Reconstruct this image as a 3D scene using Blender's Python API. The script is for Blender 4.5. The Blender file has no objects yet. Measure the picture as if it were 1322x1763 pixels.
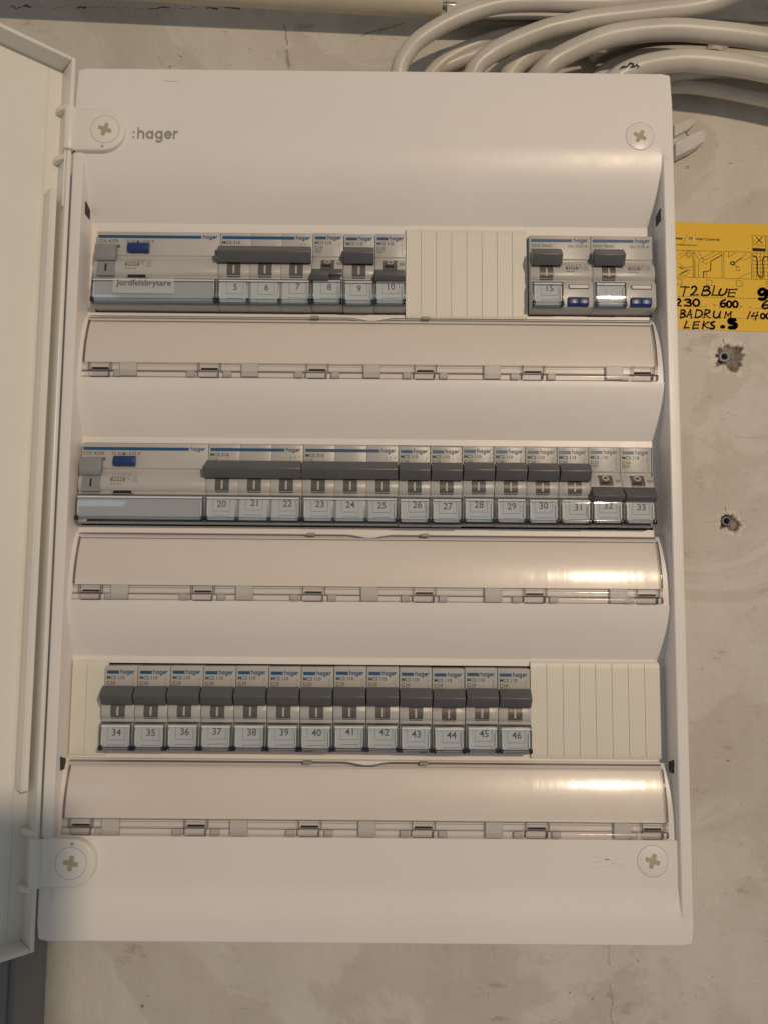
import bpy, bmesh, math, random
from mathutils import Matrix, Vector, noise

scn = bpy.context.scene
S = 0.001                       # everything below is written in millimetres
random.seed(7)

# ------------------------------------------------------------------ camera
cam_d = bpy.data.cameras.new('camera')
cam = bpy.data.objects.new('camera', cam_d)
scn.collection.objects.link(cam)
cam_d.sensor_fit = 'VERTICAL'
cam_d.sensor_height = 24.0
cam_d.lens = 24.0 * 1300.0 / 1763.0
cam_d.clip_start = 0.01
cam_d.clip_end = 50
right = Vector((0.99996, -0.002385, 0.0086216))
down = Vector((0.0087968, 0.0872134, -0.9961508))
fwd = Vector((0.001624, 0.9961868, 0.0872309))
m = Matrix((right, -down, -fwd)).transposed().to_4x4()
m.translation = Vector((7.126, -410.986, -50.654)) * S
cam.matrix_world = m
scn.camera = cam

# ------------------------------------------------------------------ light
world = bpy.data.worlds.new('World')
scn.world = world
world.use_nodes = True
bg = world.node_tree.nodes['Background']
bg.inputs[0].default_value = (0.97, 0.98, 1.0, 1)     # bounce light of the room
bg.inputs[1].default_value = 0.185

def lamp(name, kind, loc, energy, color, size, target=None, size_y=None):
    d = bpy.data.lights.new(name, kind)
    o = bpy.data.objects.new(name, d)
    scn.collection.objects.link(o)
    o.location = Vector(loc) * S
    d.energy = energy
    d.color = color
    if kind == 'AREA':
        d.shape = 'RECTANGLE'; d.size = size; d.size_y = size_y or size
        o.rotation_euler = (Vector(target) - Vector(loc)).to_track_quat('-Z', 'Y').to_euler()
    else:
        d.shadow_soft_size = size
    return o
lamp('room_lamp', 'POINT', (580, -1500, 375), 45.5, (1.0, 0.78, 0.565), 0.03)
lamp('window_light', 'AREA', (-930, -2000, 190), 0.35, (0.62, 0.8, 1.0), 0.2, (0, 0, 0), 0.34)

scn.view_settings.view_transform = 'Standard'
scn.view_settings.look = 'None'
scn.view_settings.exposure = 0.13
scn.view_settings.gamma = 1.0
scn.view_settings.use_curve_mapping = False
scn.cycles.transparent_max_bounces = 40        # many clear layers lie over each other

# ------------------------------------------------------------------ materials
def new_mat(name):
    mt = bpy.data.materials.new(name)
    mt.use_nodes = True
    nt = mt.node_tree
    return mt, nt, nt.nodes['Principled BSDF']

def plastic(name, col, rough=0.4, var=0.05, vscale=25.0, bump=0.0, bscale=900.0, spec=0.5, metal=0.0, smudge=0.0):
    mt, nt, p = new_mat(name)
    p.inputs['Roughness'].default_value = rough
    p.inputs['Metallic'].default_value = metal
    p.inputs['Specular IOR Level'].default_value = spec
    tc = nt.nodes.new('ShaderNodeTexCoord')
    n = nt.nodes.new('ShaderNodeTexNoise')
    n.inputs['Scale'].default_value = vscale
    n.inputs['Detail'].default_value = 6
    nt.links.new(tc.outputs['Object'], n.inputs['Vector'])
    r = nt.nodes.new('ShaderNodeValToRGB')
    a = [max(0, c * (1 - var)) for c in col]; b = [min(1, c * (1 + var)) for c in col]
    r.color_ramp.elements[0].position = 0.3; r.color_ramp.elements[1].position = 0.7
    r.color_ramp.elements[0].color = (*a, 1); r.color_ramp.elements[1].color = (*b, 1)
    nt.links.new(n.outputs['Fac'], r.inputs['Fac'])
    nt.links.new(r.outputs['Color'], p.inputs['Base Color'])
    if rough > 0.1:
        if smudge:
            n3 = nt.nodes.new('ShaderNodeTexNoise'); n3.inputs['Scale'].default_value = 38; n3.inputs['Detail'].default_value = 10; n3.inputs['Roughness'].default_value = 0.7
            nt.links.new(tc.outputs['Object'], n3.inputs['Vector'])
        mr = nt.nodes.new('ShaderNodeMapRange')
        mr.inputs['To Min'].default_value = rough * (0.85 - smudge)
        mr.inputs['To Max'].default_value = min(1, rough * (1.18 + smudge))
        nt.links.new((n3 if smudge else n).outputs['Fac'], mr.inputs['Value'])
        nt.links.new(mr.outputs['Result'], p.inputs['Roughness'])
    if bump:
        n2 = nt.nodes.new('ShaderNodeTexNoise')
        n2.inputs['Scale'].default_value = bscale
        n2.inputs['Detail'].default_value = 3
        nt.links.new(tc.outputs['Object'], n2.inputs['Vector'])
        bp = nt.nodes.new('ShaderNodeBump')
        bp.inputs['Strength'].default_value = bump
        bp.inputs['Distance'].default_value = 0.0004
        nt.links.new(n2.outputs['Fac'], bp.inputs['Height'])
        nt.links.new(bp.outputs['Normal'], p.inputs['Normal'])
    return mt

def clear(name, tint, ior=1.45, rough=0.03, wav=0.0, frost=0.0, frost_col=(0.8, 0.8, 0.8), stretch=(1, 1, 1)):
    mt = bpy.data.materials.new(name); mt.use_nodes = True
    nt = mt.node_tree; nt.nodes.clear()
    out = nt.nodes.new('ShaderNodeOutputMaterial')
    tr = nt.nodes.new('ShaderNodeBsdfTransparent'); tr.inputs[0].default_value = (*tint, 1)
    gl = nt.nodes.new('ShaderNodeBsdfGlossy'); gl.inputs['Roughness'].default_value = rough
    fr = nt.nodes.new('ShaderNodeFresnel'); fr.inputs['IOR'].default_value = ior
    mx = nt.nodes.new('ShaderNodeMixShader')
    nt.links.new(fr.outputs[0], mx.inputs[0])
    src = tr
    if frost:
        df = nt.nodes.new('ShaderNodeBsdfDiffuse'); df.inputs[0].default_value = (*frost_col, 1)
        m2 = nt.nodes.new('ShaderNodeMixShader'); m2.inputs[0].default_value = frost
        nt.links.new(tr.outputs[0], m2.inputs[1]); nt.links.new(df.outputs[0], m2.inputs[2]); src = m2
    nt.links.new(src.outputs[0], mx.inputs[1])
    nt.links.new(gl.outputs[0], mx.inputs[2])
    if wav:
        tc = nt.nodes.new('ShaderNodeTexCoord')
        n = nt.nodes.new('ShaderNodeTexNoise'); n.inputs['Scale'].default_value = 60
        mp = nt.nodes.new('ShaderNodeMapping'); mp.inputs['Scale'].default_value = stretch
        nt.links.new(tc.outputs['Object'], mp.inputs['Vector']); nt.links.new(mp.outputs[0], n.inputs['Vector'])
        bp = nt.nodes.new('ShaderNodeBump'); bp.inputs['Strength'].default_value = wav; bp.inputs['Distance'].default_value = 0.001
        nt.links.new(n.outputs['Fac'], bp.inputs['Height'])
        nt.links.new(bp.outputs['Normal'], gl.inputs['Normal'])
        nt.links.new(bp.outputs['Normal'], fr.inputs['Normal'])
    nt.links.new(mx.outputs[0], out.inputs[0])
    return mt

M = {}
M['panel'] = plastic('panel_white_plastic', (0.80, 0.768, 0.735), 0.35, 0.022, 12, 0.11, 1500, smudge=0.18)
M['door'] = plastic('door_white_plastic', (0.78, 0.765, 0.70), 0.36, 0.024, 12, 0.1, 1500, smudge=0.18)
M['card'] = plastic('white_index_card', (0.77, 0.74, 0.70), 0.6, 0.02, 14)
M['cream'] = plastic('blanking_cream_plastic', (0.74, 0.715, 0.63), 0.45, 0.025, 18, 0.1, 1400)
M['grey'] = plastic('breaker_grey_plastic', (0.485, 0.475, 0.45), 0.3, 0.025, 40, 0.25, 1600)
M['grey2'] = plastic('breaker_cheek_grey', (0.50, 0.49, 0.46), 0.32, 0.025, 40, 0.2, 1600)
M['lever'] = plastic('lever_charcoal_plastic', (0.105, 0.105, 0.108), 0.33, 0.06, 60, 0.2, 1500)
M['lever_grey'] = plastic('lever_mid_grey_plastic', (0.27, 0.275, 0.28), 0.36, 0.04, 60, 0.15, 1500)
M['blue'] = plastic('print_blue', (0.010, 0.088, 0.21), 0.42, 0.03)
M['button'] = plastic('button_blue_plastic', (0.014, 0.045, 0.165), 0.32, 0.06, 60)
M['ink'] = plastic('print_grey_ink', (0.075, 0.073, 0.07), 0.6, 0.02)
M['ink2'] = plastic('print_pale_ink', (0.12, 0.116, 0.106), 0.6, 0.02)
M['number_ink'] = plastic('label_number_ink', (0.15, 0.15, 0.15), 0.6, 0.02)
M['logo'] = plastic('logo_grey_green_ink', (0.30, 0.30, 0.255), 0.5, 0.02)
M['stem'] = plastic('lever_stem_plastic', (0.115, 0.112, 0.108), 0.35, 0.05, 60)
M['mark'] = plastic('indicator_white', (0.50, 0.48, 0.44), 0.5, 0.03)
M['paper'] = plastic('label_paper', (0.72, 0.73, 0.725), 0.7, 0.03, 60)
M['blank_card'] = plastic('grey_label_insert', (0.55, 0.56, 0.56), 0.6, 0.03, 40)
M['black'] = plastic('black_plastic', (0.012, 0.012, 0.012), 0.5, 0.1)
M['dark'] = plastic('dark_interior', (0.02, 0.019, 0.018), 0.8, 0.2)
M['cable'] = plastic('cable_grey_pvc', (0.55, 0.515, 0.45), 0.36, 0.09, 30, 0.15, 300)
M['pipe'] = plastic('conduit_cream_pvc', (0.53, 0.47, 0.37), 0.4, 0.09, 20, 0.1, 300)
M['metal'] = plastic('dull_steel', (0.35, 0.34, 0.33), 0.35, 0.1, 90, 0.2, 600, metal=0.8)
M['plug'] = plastic('wall_plug_grey', (0.30, 0.31, 0.31), 0.45, 0.06, 80)
M['duct'] = plastic('duct_grey', (0.20, 0.21, 0.215), 0.5, 0.08, 18, 0.2, 400)
M['marker'] = plastic('black_marker_ink', (0.010, 0.010, 0.012), 0.6, 0.1, 200, spec=0.2)
M['yellow'] = plastic('yellow_vinyl', (0.76, 0.465, 0.004), 0.5, 0.03, 20)
M['shard'] = plastic('clear_grey_plastic', (0.60, 0.585, 0.54), 0.25, 0.08, 60)
M['win'] = clear('label_window_clear', (0.935, 0.955, 0.975), 1.5, 0.05, 0.08)
M['win_edge'] = clear('label_window_edge', (0.92, 0.945, 0.965), 1.3, 0.10)
M['win_dark'] = clear('label_window_clip', (0.62, 0.70, 0.76), 1.3, 0.10)
M['sheet'] = clear('cover_clear', (0.98, 0.975, 0.968), 1.27, 0.17, 0.11, stretch=(2.2, 0.2, 0.25))
M['sheet_edge'] = clear('cover_clear_edge', (0.93, 0.915, 0.915), 1.35, 0.08)
M['channel'] = clear('cover_channel_clear', (0.975, 0.97, 0.965), 1.25, 0.12, 0.25)
M['barrel'] = clear('cover_barrel_clear', (0.955, 0.94, 0.94), 1.3, 0.12, 0.2)
M['frost'] = clear('cover_tab_frosted', (0.8, 0.8, 0.8), 1.5, 0.42, 0.4, 0.5, (0.9, 0.88, 0.84))
M['roll'] = clear('cover_clip_roll_clear', (0.90, 0.885, 0.885), 1.35, 0.1, 0.15)
M['highlight_ridge'] = clear('frosted_highlight_ridge', (0.9, 0.93, 0.95), 1.5, 0.2, 0.0, 0.72, (0.92, 0.95, 0.96))  # pale frost puts the window highlights into the colour
M['highlight_ridge_warm'] = clear('cover_highlight_frosted', (0.95, 0.95, 0.93), 1.5, 0.2, 0.0, 0.7, (0.95, 0.92, 0.86))  # same for the index covers: a highlight as pale colour
M['tape'] = clear('label_tape', (0.9, 0.9, 0.9), 1.2, 0.3, 0.0, 0.4, (0.88, 0.89, 0.90))

def wall_material():
    mt, nt, p = new_mat('painted_plaster_wall')
    N = nt.nodes.new; L = nt.links.new
    tc = N('ShaderNodeTexCoord')
    def noise_tex(scale, detail=8, vec=None, rough=0.6):
        n = N('ShaderNodeTexNoise'); n.inputs['Scale'].default_value = scale
        n.inputs['Detail'].default_value = detail; n.inputs['Roughness'].default_value = rough
        L(vec or tc.outputs['Object'], n.inputs['Vector']); return n
    def ramp(src, stops):
        r = N('ShaderNodeValToRGB'); e = r.color_ramp.elements
        e[0].position, e[0].color = stops[0][0], (*stops[0][1], 1)
        e[1].position, e[1].color = stops[1][0], (*stops[1][1], 1)
        for pos, c in stops[2:]:
            k = e.new(pos); k.color = (*c, 1)
        L(src, r.inputs['Fac']); return r
    def mul(a, b, f=1.0):
        x = N('ShaderNodeMixRGB'); x.blend_type = 'MULTIPLY'; x.inputs[0].default_value = f
        L(a, x.inputs[1]); L(b, x.inputs[2]); return x.outputs[0]
    base = ramp(noise_tex(5).outputs['Fac'], [(0.3, (0.575, 0.542, 0.478)), (0.7, (0.67, 0.642, 0.585))])
    mp = N('ShaderNodeMapping'); mp.inputs['Scale'].default_value = (4, 1, 1.0)
    L(tc.outputs['Object'], mp.inputs['Vector'])
    streak = ramp(noise_tex(9, 6, mp.outputs[0]).outputs['Fac'], [(0.34, (0.95, 0.945, 0.93)), (0.6, (1, 1, 1))])
    blot = ramp(noise_tex(22, 10, None, 0.7).outputs['Fac'], [(0.30, (0.78, 0.755, 0.71)), (0.38, (0.95, 0.945, 0.935)), (0.52, (1, 1, 1))])
    pits = ramp(noise_tex(95, 4, None, 0.75).outputs['Fac'], [(0.235, (0.45, 0.42, 0.38)), (0.285, (1, 1, 1))])
    pn = noise_tex(8, 9, None, 0.62); pn.inputs['Distortion'].default_value = 1.2
    patch = ramp(pn.outputs['Fac'], [(0.46, (0.90, 0.885, 0.86)), (0.505, (1, 1, 1)), (0.60, (1, 1, 1)), (0.635, (1.0, 0.985, 0.955))])
    sm = N('ShaderNodeMapping'); sm.inputs['Scale'].default_value = (1.0, 1, 3.0); sm.inputs['Rotation'].default_value = (0, 0.5, 0)
    L(tc.outputs['Object'], sm.inputs['Vector'])
    smear = ramp(noise_tex(26, 11, sm.outputs[0], 0.72).outputs['Fac'], [(0.32, (0.78, 0.75, 0.70)), (0.39, (1, 1, 1))])
    c = mul(mul(mul(mul(mul(base.outputs[0], streak.outputs[0]), blot.outputs[0]), pits.outputs[0]), patch.outputs[0]), smear.outputs[0])
    vo = N('ShaderNodeTexVoronoi'); vo.inputs['Scale'].default_value = 70; vo.inputs['Randomness'].default_value = 1
    L(tc.outputs['Object'], vo.inputs['Vector'])
    gate = ramp(noise_tex(31, 5).outputs['Fac'], [(0.50, (1, 1, 1)), (0.60, (0, 0, 0))])
    va = N('ShaderNodeMath'); va.operation = 'ADD'; L(vo.outputs['Distance'], va.inputs[0]); L(gate.outputs[0], va.inputs[1])
    pore = ramp(va.outputs[0], [(0.05, (0.42, 0.38, 0.33)), (0.12, (1, 1, 1))])
    c = mul(c, pore.outputs[0])
    pa = N('ShaderNodeAttribute'); pa.attribute_name = 'pale'
    mp_ = N('ShaderNodeMixRGB'); L(pa.outputs['Fac'], mp_.inputs[0]); L(c, mp_.inputs[1]); mp_.inputs[2].default_value = (0.66, 0.61, 0.53, 1); c = mp_.outputs[0]
    at = N('ShaderNodeAttribute'); at.attribute_name = 'chip'
    mx = N('ShaderNodeMixRGB'); L(at.outputs['Fac'], mx.inputs[0]); L(c, mx.inputs[1])
    br = ramp(noise_tex(260, 6).outputs['Fac'], [(0.3, (0.10, 0.078, 0.058)), (0.7, (0.36, 0.30, 0.235))])
    L(br.outputs[0], mx.inputs[2])
    L(mx.outputs[0], p.inputs['Base Color'])
    p.inputs['Roughness'].default_value = 0.62
    add = N('ShaderNodeMath'); add.operation = 'ADD'
    ms = N('ShaderNodeMath'); ms.operation = 'MULTIPLY'; ms.inputs[1].default_value = 0.35
    L(noise_tex(160, 8, None, 0.65).outputs['Fac'], ms.inputs[0])
    L(noise_tex(28, 6).outputs['Fac'], add.inputs[0]); L(ms.outputs[0], add.inputs[1])
    bp = N('ShaderNodeBump'); bp.inputs['Strength'].default_value = 0.7; bp.inputs['Distance'].default_value = 0.0024
    L(add.outputs[0], bp.inputs['Height']); L(bp.outputs['Normal'], p.inputs['Normal'])
    return mt
M['wall'] = wall_material()
M['crack'] = plastic('crack_dirt', (0.10, 0.088, 0.072), 0.9, 0.3, 200)
M['grime'] = plastic('grey_filler_smear', (0.36, 0.33, 0.285), 0.8, 0.2, 60)
M['filler'] = plastic('pale_plaster_chip', (0.62, 0.57, 0.49), 0.8, 0.12, 90, 0.8, 300)

# ------------------------------------------------------------------ mesh helpers
def link(o, parent=None):
    scn.collection.objects.link(o)
    if parent is not None:
        o.parent = parent
    return o

class MB:
    """collects geometry in millimetres and links it as one mesh"""
    def __init__(self):
        self.v = []; self.f = []
    def add(self, vs, fs):
        k = len(self.v)
        self.v += [tuple(p) for p in vs]
        self.f += [tuple(i + k for i in f) for f in fs]
        return self
    def box(self, x0, x1, y0, y1, z0, z1):
        return self.add([(x0, y0, z0), (x1, y0, z0), (x1, y1, z0), (x0, y1, z0),
                         (x0, y0, z1), (x1, y0, z1), (x1, y1, z1), (x0, y1, z1)],
                        [(0, 3, 2, 1), (4, 5, 6, 7), (0, 1, 5, 4), (1, 2, 6, 5), (2, 3, 7, 6), (3, 0, 4, 7)])
    def prism(self, prof, x0, x1):
        """closed (y, z) outline swept along x"""
        n = len(prof)
        vs = [(x0, y, z) for y, z in prof] + [(x1, y, z) for y, z in prof]
        fs = [(i, (i + 1) % n, n + (i + 1) % n, n + i) for i in range(n)]
        fs += [tuple(range(n - 1, -1, -1)), tuple(range(n, 2 * n))]
        return self.add(vs, fs)
    def slab(self, outline, y0, y1):
        """closed (x, z) outline given a thickness along y"""
        n = len(outline)
        vs = [(x, y0, z) for x, z in outline] + [(x, y1, z) for x, z in outline]
        fs = [(i, (i + 1) % n, n + (i + 1) % n, n + i) for i in range(n)]
        fs += [tuple(range(n - 1, -1, -1)), tuple(range(n, 2 * n))]
        return self.add(vs, fs)
    def tube(self, pts, r, seg=14, cap=True):
        pts = [Vector(p) for p in pts]
        vs = []; n = len(pts)
        up = Vector((0, 1, 0.001))
        rr = r if isinstance(r, (list, tuple)) else [r] * n
        for i, p in enumerate(pts):
            t = (pts[min(i + 1, n - 1)] - pts[max(i - 1, 0)]).normalized()
            a = t.cross(up)
            if a.length < 1e-4: a = t.cross(Vector((1, 0, 0)))
            a.normalize(); b = a.cross(t).normalized()
            for k in range(seg):
                w = 2 * math.pi * k / seg
                vs.append(p + (a * math.cos(w) + b * math.sin(w)) * rr[i])
        fs = []
        for i in range(n - 1):
            for k in range(seg):
                k2 = (k + 1) % seg
                fs.append((i * seg + k, i * seg + k2, (i + 1) * seg + k2, (i + 1) * seg + k))
        if cap:
            fs.append(tuple(range(seg - 1, -1, -1))); fs.append(tuple((n - 1) * seg + k for k in range(seg)))
        return self.add(vs, fs)
    def ribbon(self, pts, w, y, h=0.05):
        """flat stroke in the xz plane with round-ish ends, h thick towards the viewer"""
        P = [Vector(p) for p in pts]
        if len(P) > 1 and (P[0] - P[-1]).length < 1e-6: closed = True
        else: closed = False
        L_, R_ = [], []
        n = len(P)
        for i, p in enumerate(P):
            if closed:
                t = (P[(i + 1) % (n - 1)] - P[(i - 1) % (n - 1)])
            else:
                t = P[min(i + 1, n - 1)] - P[max(i - 1, 0)]
            t.normalize(); nn = Vector((-t.y, t.x)) * (w / 2)
            q = p
            if not closed and i == 0: q = p - t * (w * 0.35)
            if not closed and i == n - 1: q = p + t * (w * 0.35)
            k = 0.72 if (not closed and i in (0, n - 1)) else 1
            L_.append(q + nn * k); R_.append(q - nn * k)
        vs = [(a.x, y - h, a.y) for a in L_] + [(a.x, y - h, a.y) for a in R_]
        fs = [(i, i + 1, n + i + 1, n + i) for i in range(n - 1)]
        return self.add(vs, fs)
    def mesh(self, name, bevel=0.0, seg=2, angle=32, bev_angle=25):
        bm = bmesh.new()
        vv = [bm.verts.new((a * S, b * S, c * S)) for a, b, c in self.v]
        for f in self.f:
            try: bm.faces.new([vv[i] for i in f])
            except ValueError: pass
        if bevel:
            bmesh.ops.recalc_face_normals(bm, faces=bm.faces[:])
            ed = [e for e in bm.edges if len(e.link_faces) == 2 and e.calc_face_angle(0) > math.radians(bev_angle)]
            bmesh.ops.bevel(bm, geom=ed, offset=bevel * S, segments=seg, affect='EDGES', clamp_overlap=True, profile=0.5)
        bmesh.ops.recalc_face_normals(bm, faces=bm.faces[:])
        me = bpy.data.meshes.new(name)
        bm.to_mesh(me); bm.free()
        me.polygons.foreach_set('use_smooth', [True] * len(me.polygons))
        me.set_sharp_from_angle(angle=math.radians(angle))
        return me
    def build(self, name, mat, parent=None, **k):
        me = self.mesh(name, **k)
        me.materials.append(M[mat])
        return link(bpy.data.objects.new(name, me), parent)

def empty(name, loc=(0, 0, 0), parent=None):
    o = bpy.data.objects.new(name, None)
    o.empty_display_size = 0.01
    link(o, parent); o.location = Vector(loc) * S
    return o
def tag(o, label=None, cat=None, group=None, kind=None):
    if label: o['label'] = label
    if cat: o['category'] = cat
    if group: o['group'] = group
    if kind: o['kind'] = kind
    return o

_txt = {}
def text_geo(body, bold=0.0, shear=0.0):
    """outline mesh of a string: (verts, faces, width) with capital height 1"""
    key = (body, bold, shear)
    if key in _txt: return _txt[key]
    c = bpy.data.curves.new('lettering', 'FONT')
    c.body = body; c.size = 1; c.resolution_u = 3; c.offset = bold; c.shear = shear
    o = bpy.data.objects.new('lettering', c)
    scn.collection.objects.link(o)
    bpy.context.view_layer.update()
    me = bpy.data.meshes.new_from_object(o.evaluated_get(bpy.context.evaluated_depsgraph_get()))
    vs = [(v.co.x, v.co.y) for v in me.vertices]; fs = [tuple(p.vertices) for p in me.polygons]
    bpy.data.objects.remove(o); bpy.data.curves.remove(c); bpy.data.meshes.remove(me)
    x0 = min(v[0] for v in vs); x1 = max(v[0] for v in vs)
    vs = [((x - x0) / 0.729, z / 0.729) for x, z in vs]
    _txt[key] = (vs, fs, (x1 - x0) / 0.729)
    return _txt[key]
def put_text(mb, body, x, z, cap, y, width=None, align='L', bold=0.0, shear=0.0, rot=0.0):
    vs, fs, w = text_geo(body, bold, shear)
    sx = (width / w) if width else cap
    off = {'L': 0, 'C': -w * sx / 2, 'R': -w * sx}[align]
    c, s = math.cos(rot), math.sin(rot)
    out = []
    for a, b in vs:
        u, v = a * sx + off, b * cap
        out.append((x + u * c - v * s, y, z + u * s + v * c))
    mb.add(out, fs)

def hager(mb, x, z, h, width, y, w=0.2):
    """the colon-and-word mark in a rounded geometric bold, h = ascender height"""
    def el(cx, cz, rx, rz, a0, a1, n=16):
        return [(cx + rx * math.cos(math.radians(a0 + (a1 - a0) * i / n)), cz + rz * math.sin(math.radians(a0 + (a1 - a0) * i / n))) for i in range(n + 1)]
    G = []
    G.append([(0.0, 0.10), (0.0, 0.18)]); G.append([(0.0, 0.54), (0.0, 0.62)])
    o = 0.42
    G.append([(o, 0.05), (o, 0.97)]); G.append(el(o + 0.25, 0.40, 0.25, 0.27, 180, 0) + [(o + 0.5, 0.05)])
    o = 1.24
    G.append(el(o + 0.25, 0.36, 0.27, 0.28, 0, 360)); G.append([(o + 0.52, 0.05), (o + 0.52, 0.66)])
    o = 2.09
    G.append(el(o + 0.25, 0.36, 0.27, 0.28, 0, 360)); G.append([(o + 0.52, 0.66), (o + 0.52, 0.02)] + el(o + 0.25, 0.0, 0.27, 0.25, 0, -140, 10)[1:])
    o = 2.93
    G.append([(o + 0.02, 0.38), (o + 0.52, 0.38)]); G.append(el(o + 0.27, 0.36, 0.27, 0.28, 0, 320))
    o = 3.74
    G.append([(o, 0.05), (o, 0.66)]); G.append(el(o + 0.25, 0.36, 0.25, 0.29, 180, 95, 6) + [(o + 0.30, 0.65)])
    sx = width / 4.12
    for i_, l in enumerate(G):
        k = MB(); k.ribbon(l, w, 0, 0)
        mb.add([(x + a * sx, y - 0.012 * i_, z + c * h) for a, b, c in k.v], k.f)

def arc(cx, cz, r, a0, a1, n, rz=None):
    return [(cx + r * math.cos(math.radians(a0 + (a1 - a0) * i / n)), cz + (rz or r) * math.sin(math.radians(a0 + (a1 - a0) * i / n))) for i in range(n + 1)]
def spline(pts, n=6):
    P = [Vector(p) for p in pts]; out = []
    for i in range(len(P) - 1):
        a, b, c, d = P[max(i - 1, 0)], P[i], P[i + 1], P[min(i + 2, len(P) - 1)]
        for k in range(n):
            t = k / n
            out.append(0.5 * ((2 * b) + (c - a) * t + (2 * a - 5 * b + 4 * c - d) * t * t + (3 * b - a - 3 * c + d) * t ** 3))
    out.append(P[-1]); return out

# ------------------------------------------------------------------ the wall
WY = 100.0
HOLES = [(243.5, 104.2, 8.6, 1), (241.2, -10.0, 6.0, 2)]
def wall():
    xs = [-700, 900]; zs = [-700, 800]
    for hx, hz, r, k in HOLES:
        xs += [hx - 16, hx + 16]; zs += [hz - 16, hz + 16]
    xs = sorted(set(xs)); zs = sorted(set(zs))
    bm = bmesh.new(); lay = bm.loops.layers.color.new('chip') if False else None
    chip = bm.verts.layers.float.new('chip'); pale = bm.verts.layers.float.new('pale')
    cache = {}
    def vert(x, y, z, c=0.0):
        k = (round(x, 3), round(y, 3), round(z, 3))
        if k not in cache:
            cache[k] = bm.verts.new((x * S, y * S, z * S)); cache[k][chip] = c
        return cache[k]
    for i in range(len(xs) - 1):
        for j in range(len(zs) - 1):
            cx, cz = (xs[i] + xs[i + 1]) / 2, (zs[j] + zs[j + 1]) / 2
            if any(abs(cx - h[0]) < 16 and abs(cz - h[1]) < 16 for h in HOLES): continue
            bm.faces.new([vert(xs[i], WY, zs[j]), vert(xs[i + 1], WY, zs[j]), vert(xs[i + 1], WY, zs[j + 1]), vert(xs[i], WY, zs[j + 1])])
    n = 56
    for hx, hz, r, k in HOLES:
        g = []
        for i in range(n + 1):
            row = []
            for j in range(n + 1):
                x = hx - 16 + 32 * i / n; z = hz - 16 + 32 * j / n
                dx, dz = x - hx, z - hz
                # broken edge: the plaster came away to the right of the drilled hole
                rr = r * (1 + 0.55 * noise.noise(Vector((math.atan2(dz, dx) * 1.5, k * 3.1, 0.2))) + 0.35 * noise.noise(Vector((math.atan2(dz, dx) * 5, k, 0))))
                d = math.hypot((dx - r * 0.35) * 0.85, dz + 0.5)
                t = max(0.0, min(1.0, (rr - d) / 2.0))
                dep = 2.6 * t + 0.9 * t * noise.noise(Vector((x * 0.5, z * 0.5, k)))
                d2 = math.hypot(dx + r * 0.12, dz)
                hole = max(0.0, min(1.0, (3.9 - d2) / 0.5))
                dep += hole * 13
                row.append((bm.verts.new((x * S, (WY + dep) * S, z * S)) if 0 < i < n and 0 < j < n else vert(x, WY, z), t, hole))
                row[-1][0][chip] = max(min(1, t * 1.4), hole)
                pn = noise.noise(Vector((x * 0.22, z * 0.22, k * 5.0))) + 0.5 * noise.noise(Vector((x * 0.7, z * 0.7, k)))
                pk = 1.0 if (0 < d - rr < (5.5 if k == 1 else 2.6) and pn > 0.02 and 2 < i < n - 2 and 2 < j < n - 2) else 0.0
                row[-1][0][pale] = pk
                if pk: row[-1][0].co.y += 0.35 * S
            g.append(row)
        for i in range(n):
            for j in range(n):
                bm.faces.new([g[i][j][0], g[i + 1][j][0], g[i + 1][j + 1][0], g[i][j + 1][0]])
    bmesh.ops.recalc_face_normals(bm, faces=bm.faces[:])
    me = bpy.data.meshes.new('wall'); bm.to_mesh(me); bm.free()
    me.polygons.foreach_set('use_smooth', [True] * len(me.polygons))
    me.materials.append(M['wall'])
    o = link(bpy.data.objects.new('wall', me)); tag(o, kind='structure')
    return o
wall_o = wall()

def jag(p0, p1, n, amp, seed):
    out = []
    for i in range(n + 1):
        t = i / n
        x = p0[0] + (p1[0] - p0[0]) * t; z = p0[1] + (p1[1] - p0[1]) * t
        k = amp * noise.noise(Vector((t * n * 0.45, seed, 0.7)))
        dx, dz = p1[0] - p0[0], p1[1] - p0[1]; l = math.hypot(dx, dz)
        out.append((x - dz / l * k, z + dx / l * k))
    return out
def crack(pts, w, mat='crack', name='crack', y=WY - 0.06):
    mb = MB(); n = len(pts)
    vs = []
    for i, p in enumerate(pts):
        t = Vector(pts[min(i + 1, n - 1)]) - Vector(pts[max(i - 1, 0)]); t.normalize()
        k = w * (0.45 + 0.9 * abs(noise.noise(Vector((i * 0.8, p[0] * 0.1, w))))) * (0.3 if i in (0, n - 1) else 1)
        vs += [(p[0] - t.y * k, y, p[1] + t.x * k), (p[0] + t.y * k, y, p[1] - t.x * k)]
    mb.add(vs, [(2 * i, 2 * i + 1, 2 * i + 3, 2 * i + 2) for i in range(n - 1)])
    return mb.build(name, mat, wall_o)
x_ = -300.0
while x_ < 150:                                              # broken dark line under the top ledge
    l_ = random.uniform(4, 26); z_ = 357.6 + 1.2 * noise.noise(Vector((x_ * 0.03, 2.0, 0.4))) - max(0, x_) * 0.02
    crack(jag((x_, z_), (x_ + l_, z_ + random.uniform(-0.8, 0.8)), 10, 1.8, x_), random.choice([0.15, 0.2, 0.3, 0.55, 0.9]))
    x_ += l_ + random.uniform(0, 9)
crack(jag((-67, 346), (-64, 330), 14, 1.2, 3), 0.9, 'grime', 'filler_smear')
crack(jag((-64.6, 327), (-62.6, 312), 12, 0.8, 5), 1.7, 'grime', 'filler_smear')
crack(jag((-12, 338), (20, 348), 16, 1.5, 6), 0.9, 'grime', 'filler_smear')
crack(jag((79.5, -282), (82.5, -296), 14, 1.6, 4), 0.14, 'grime')
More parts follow.
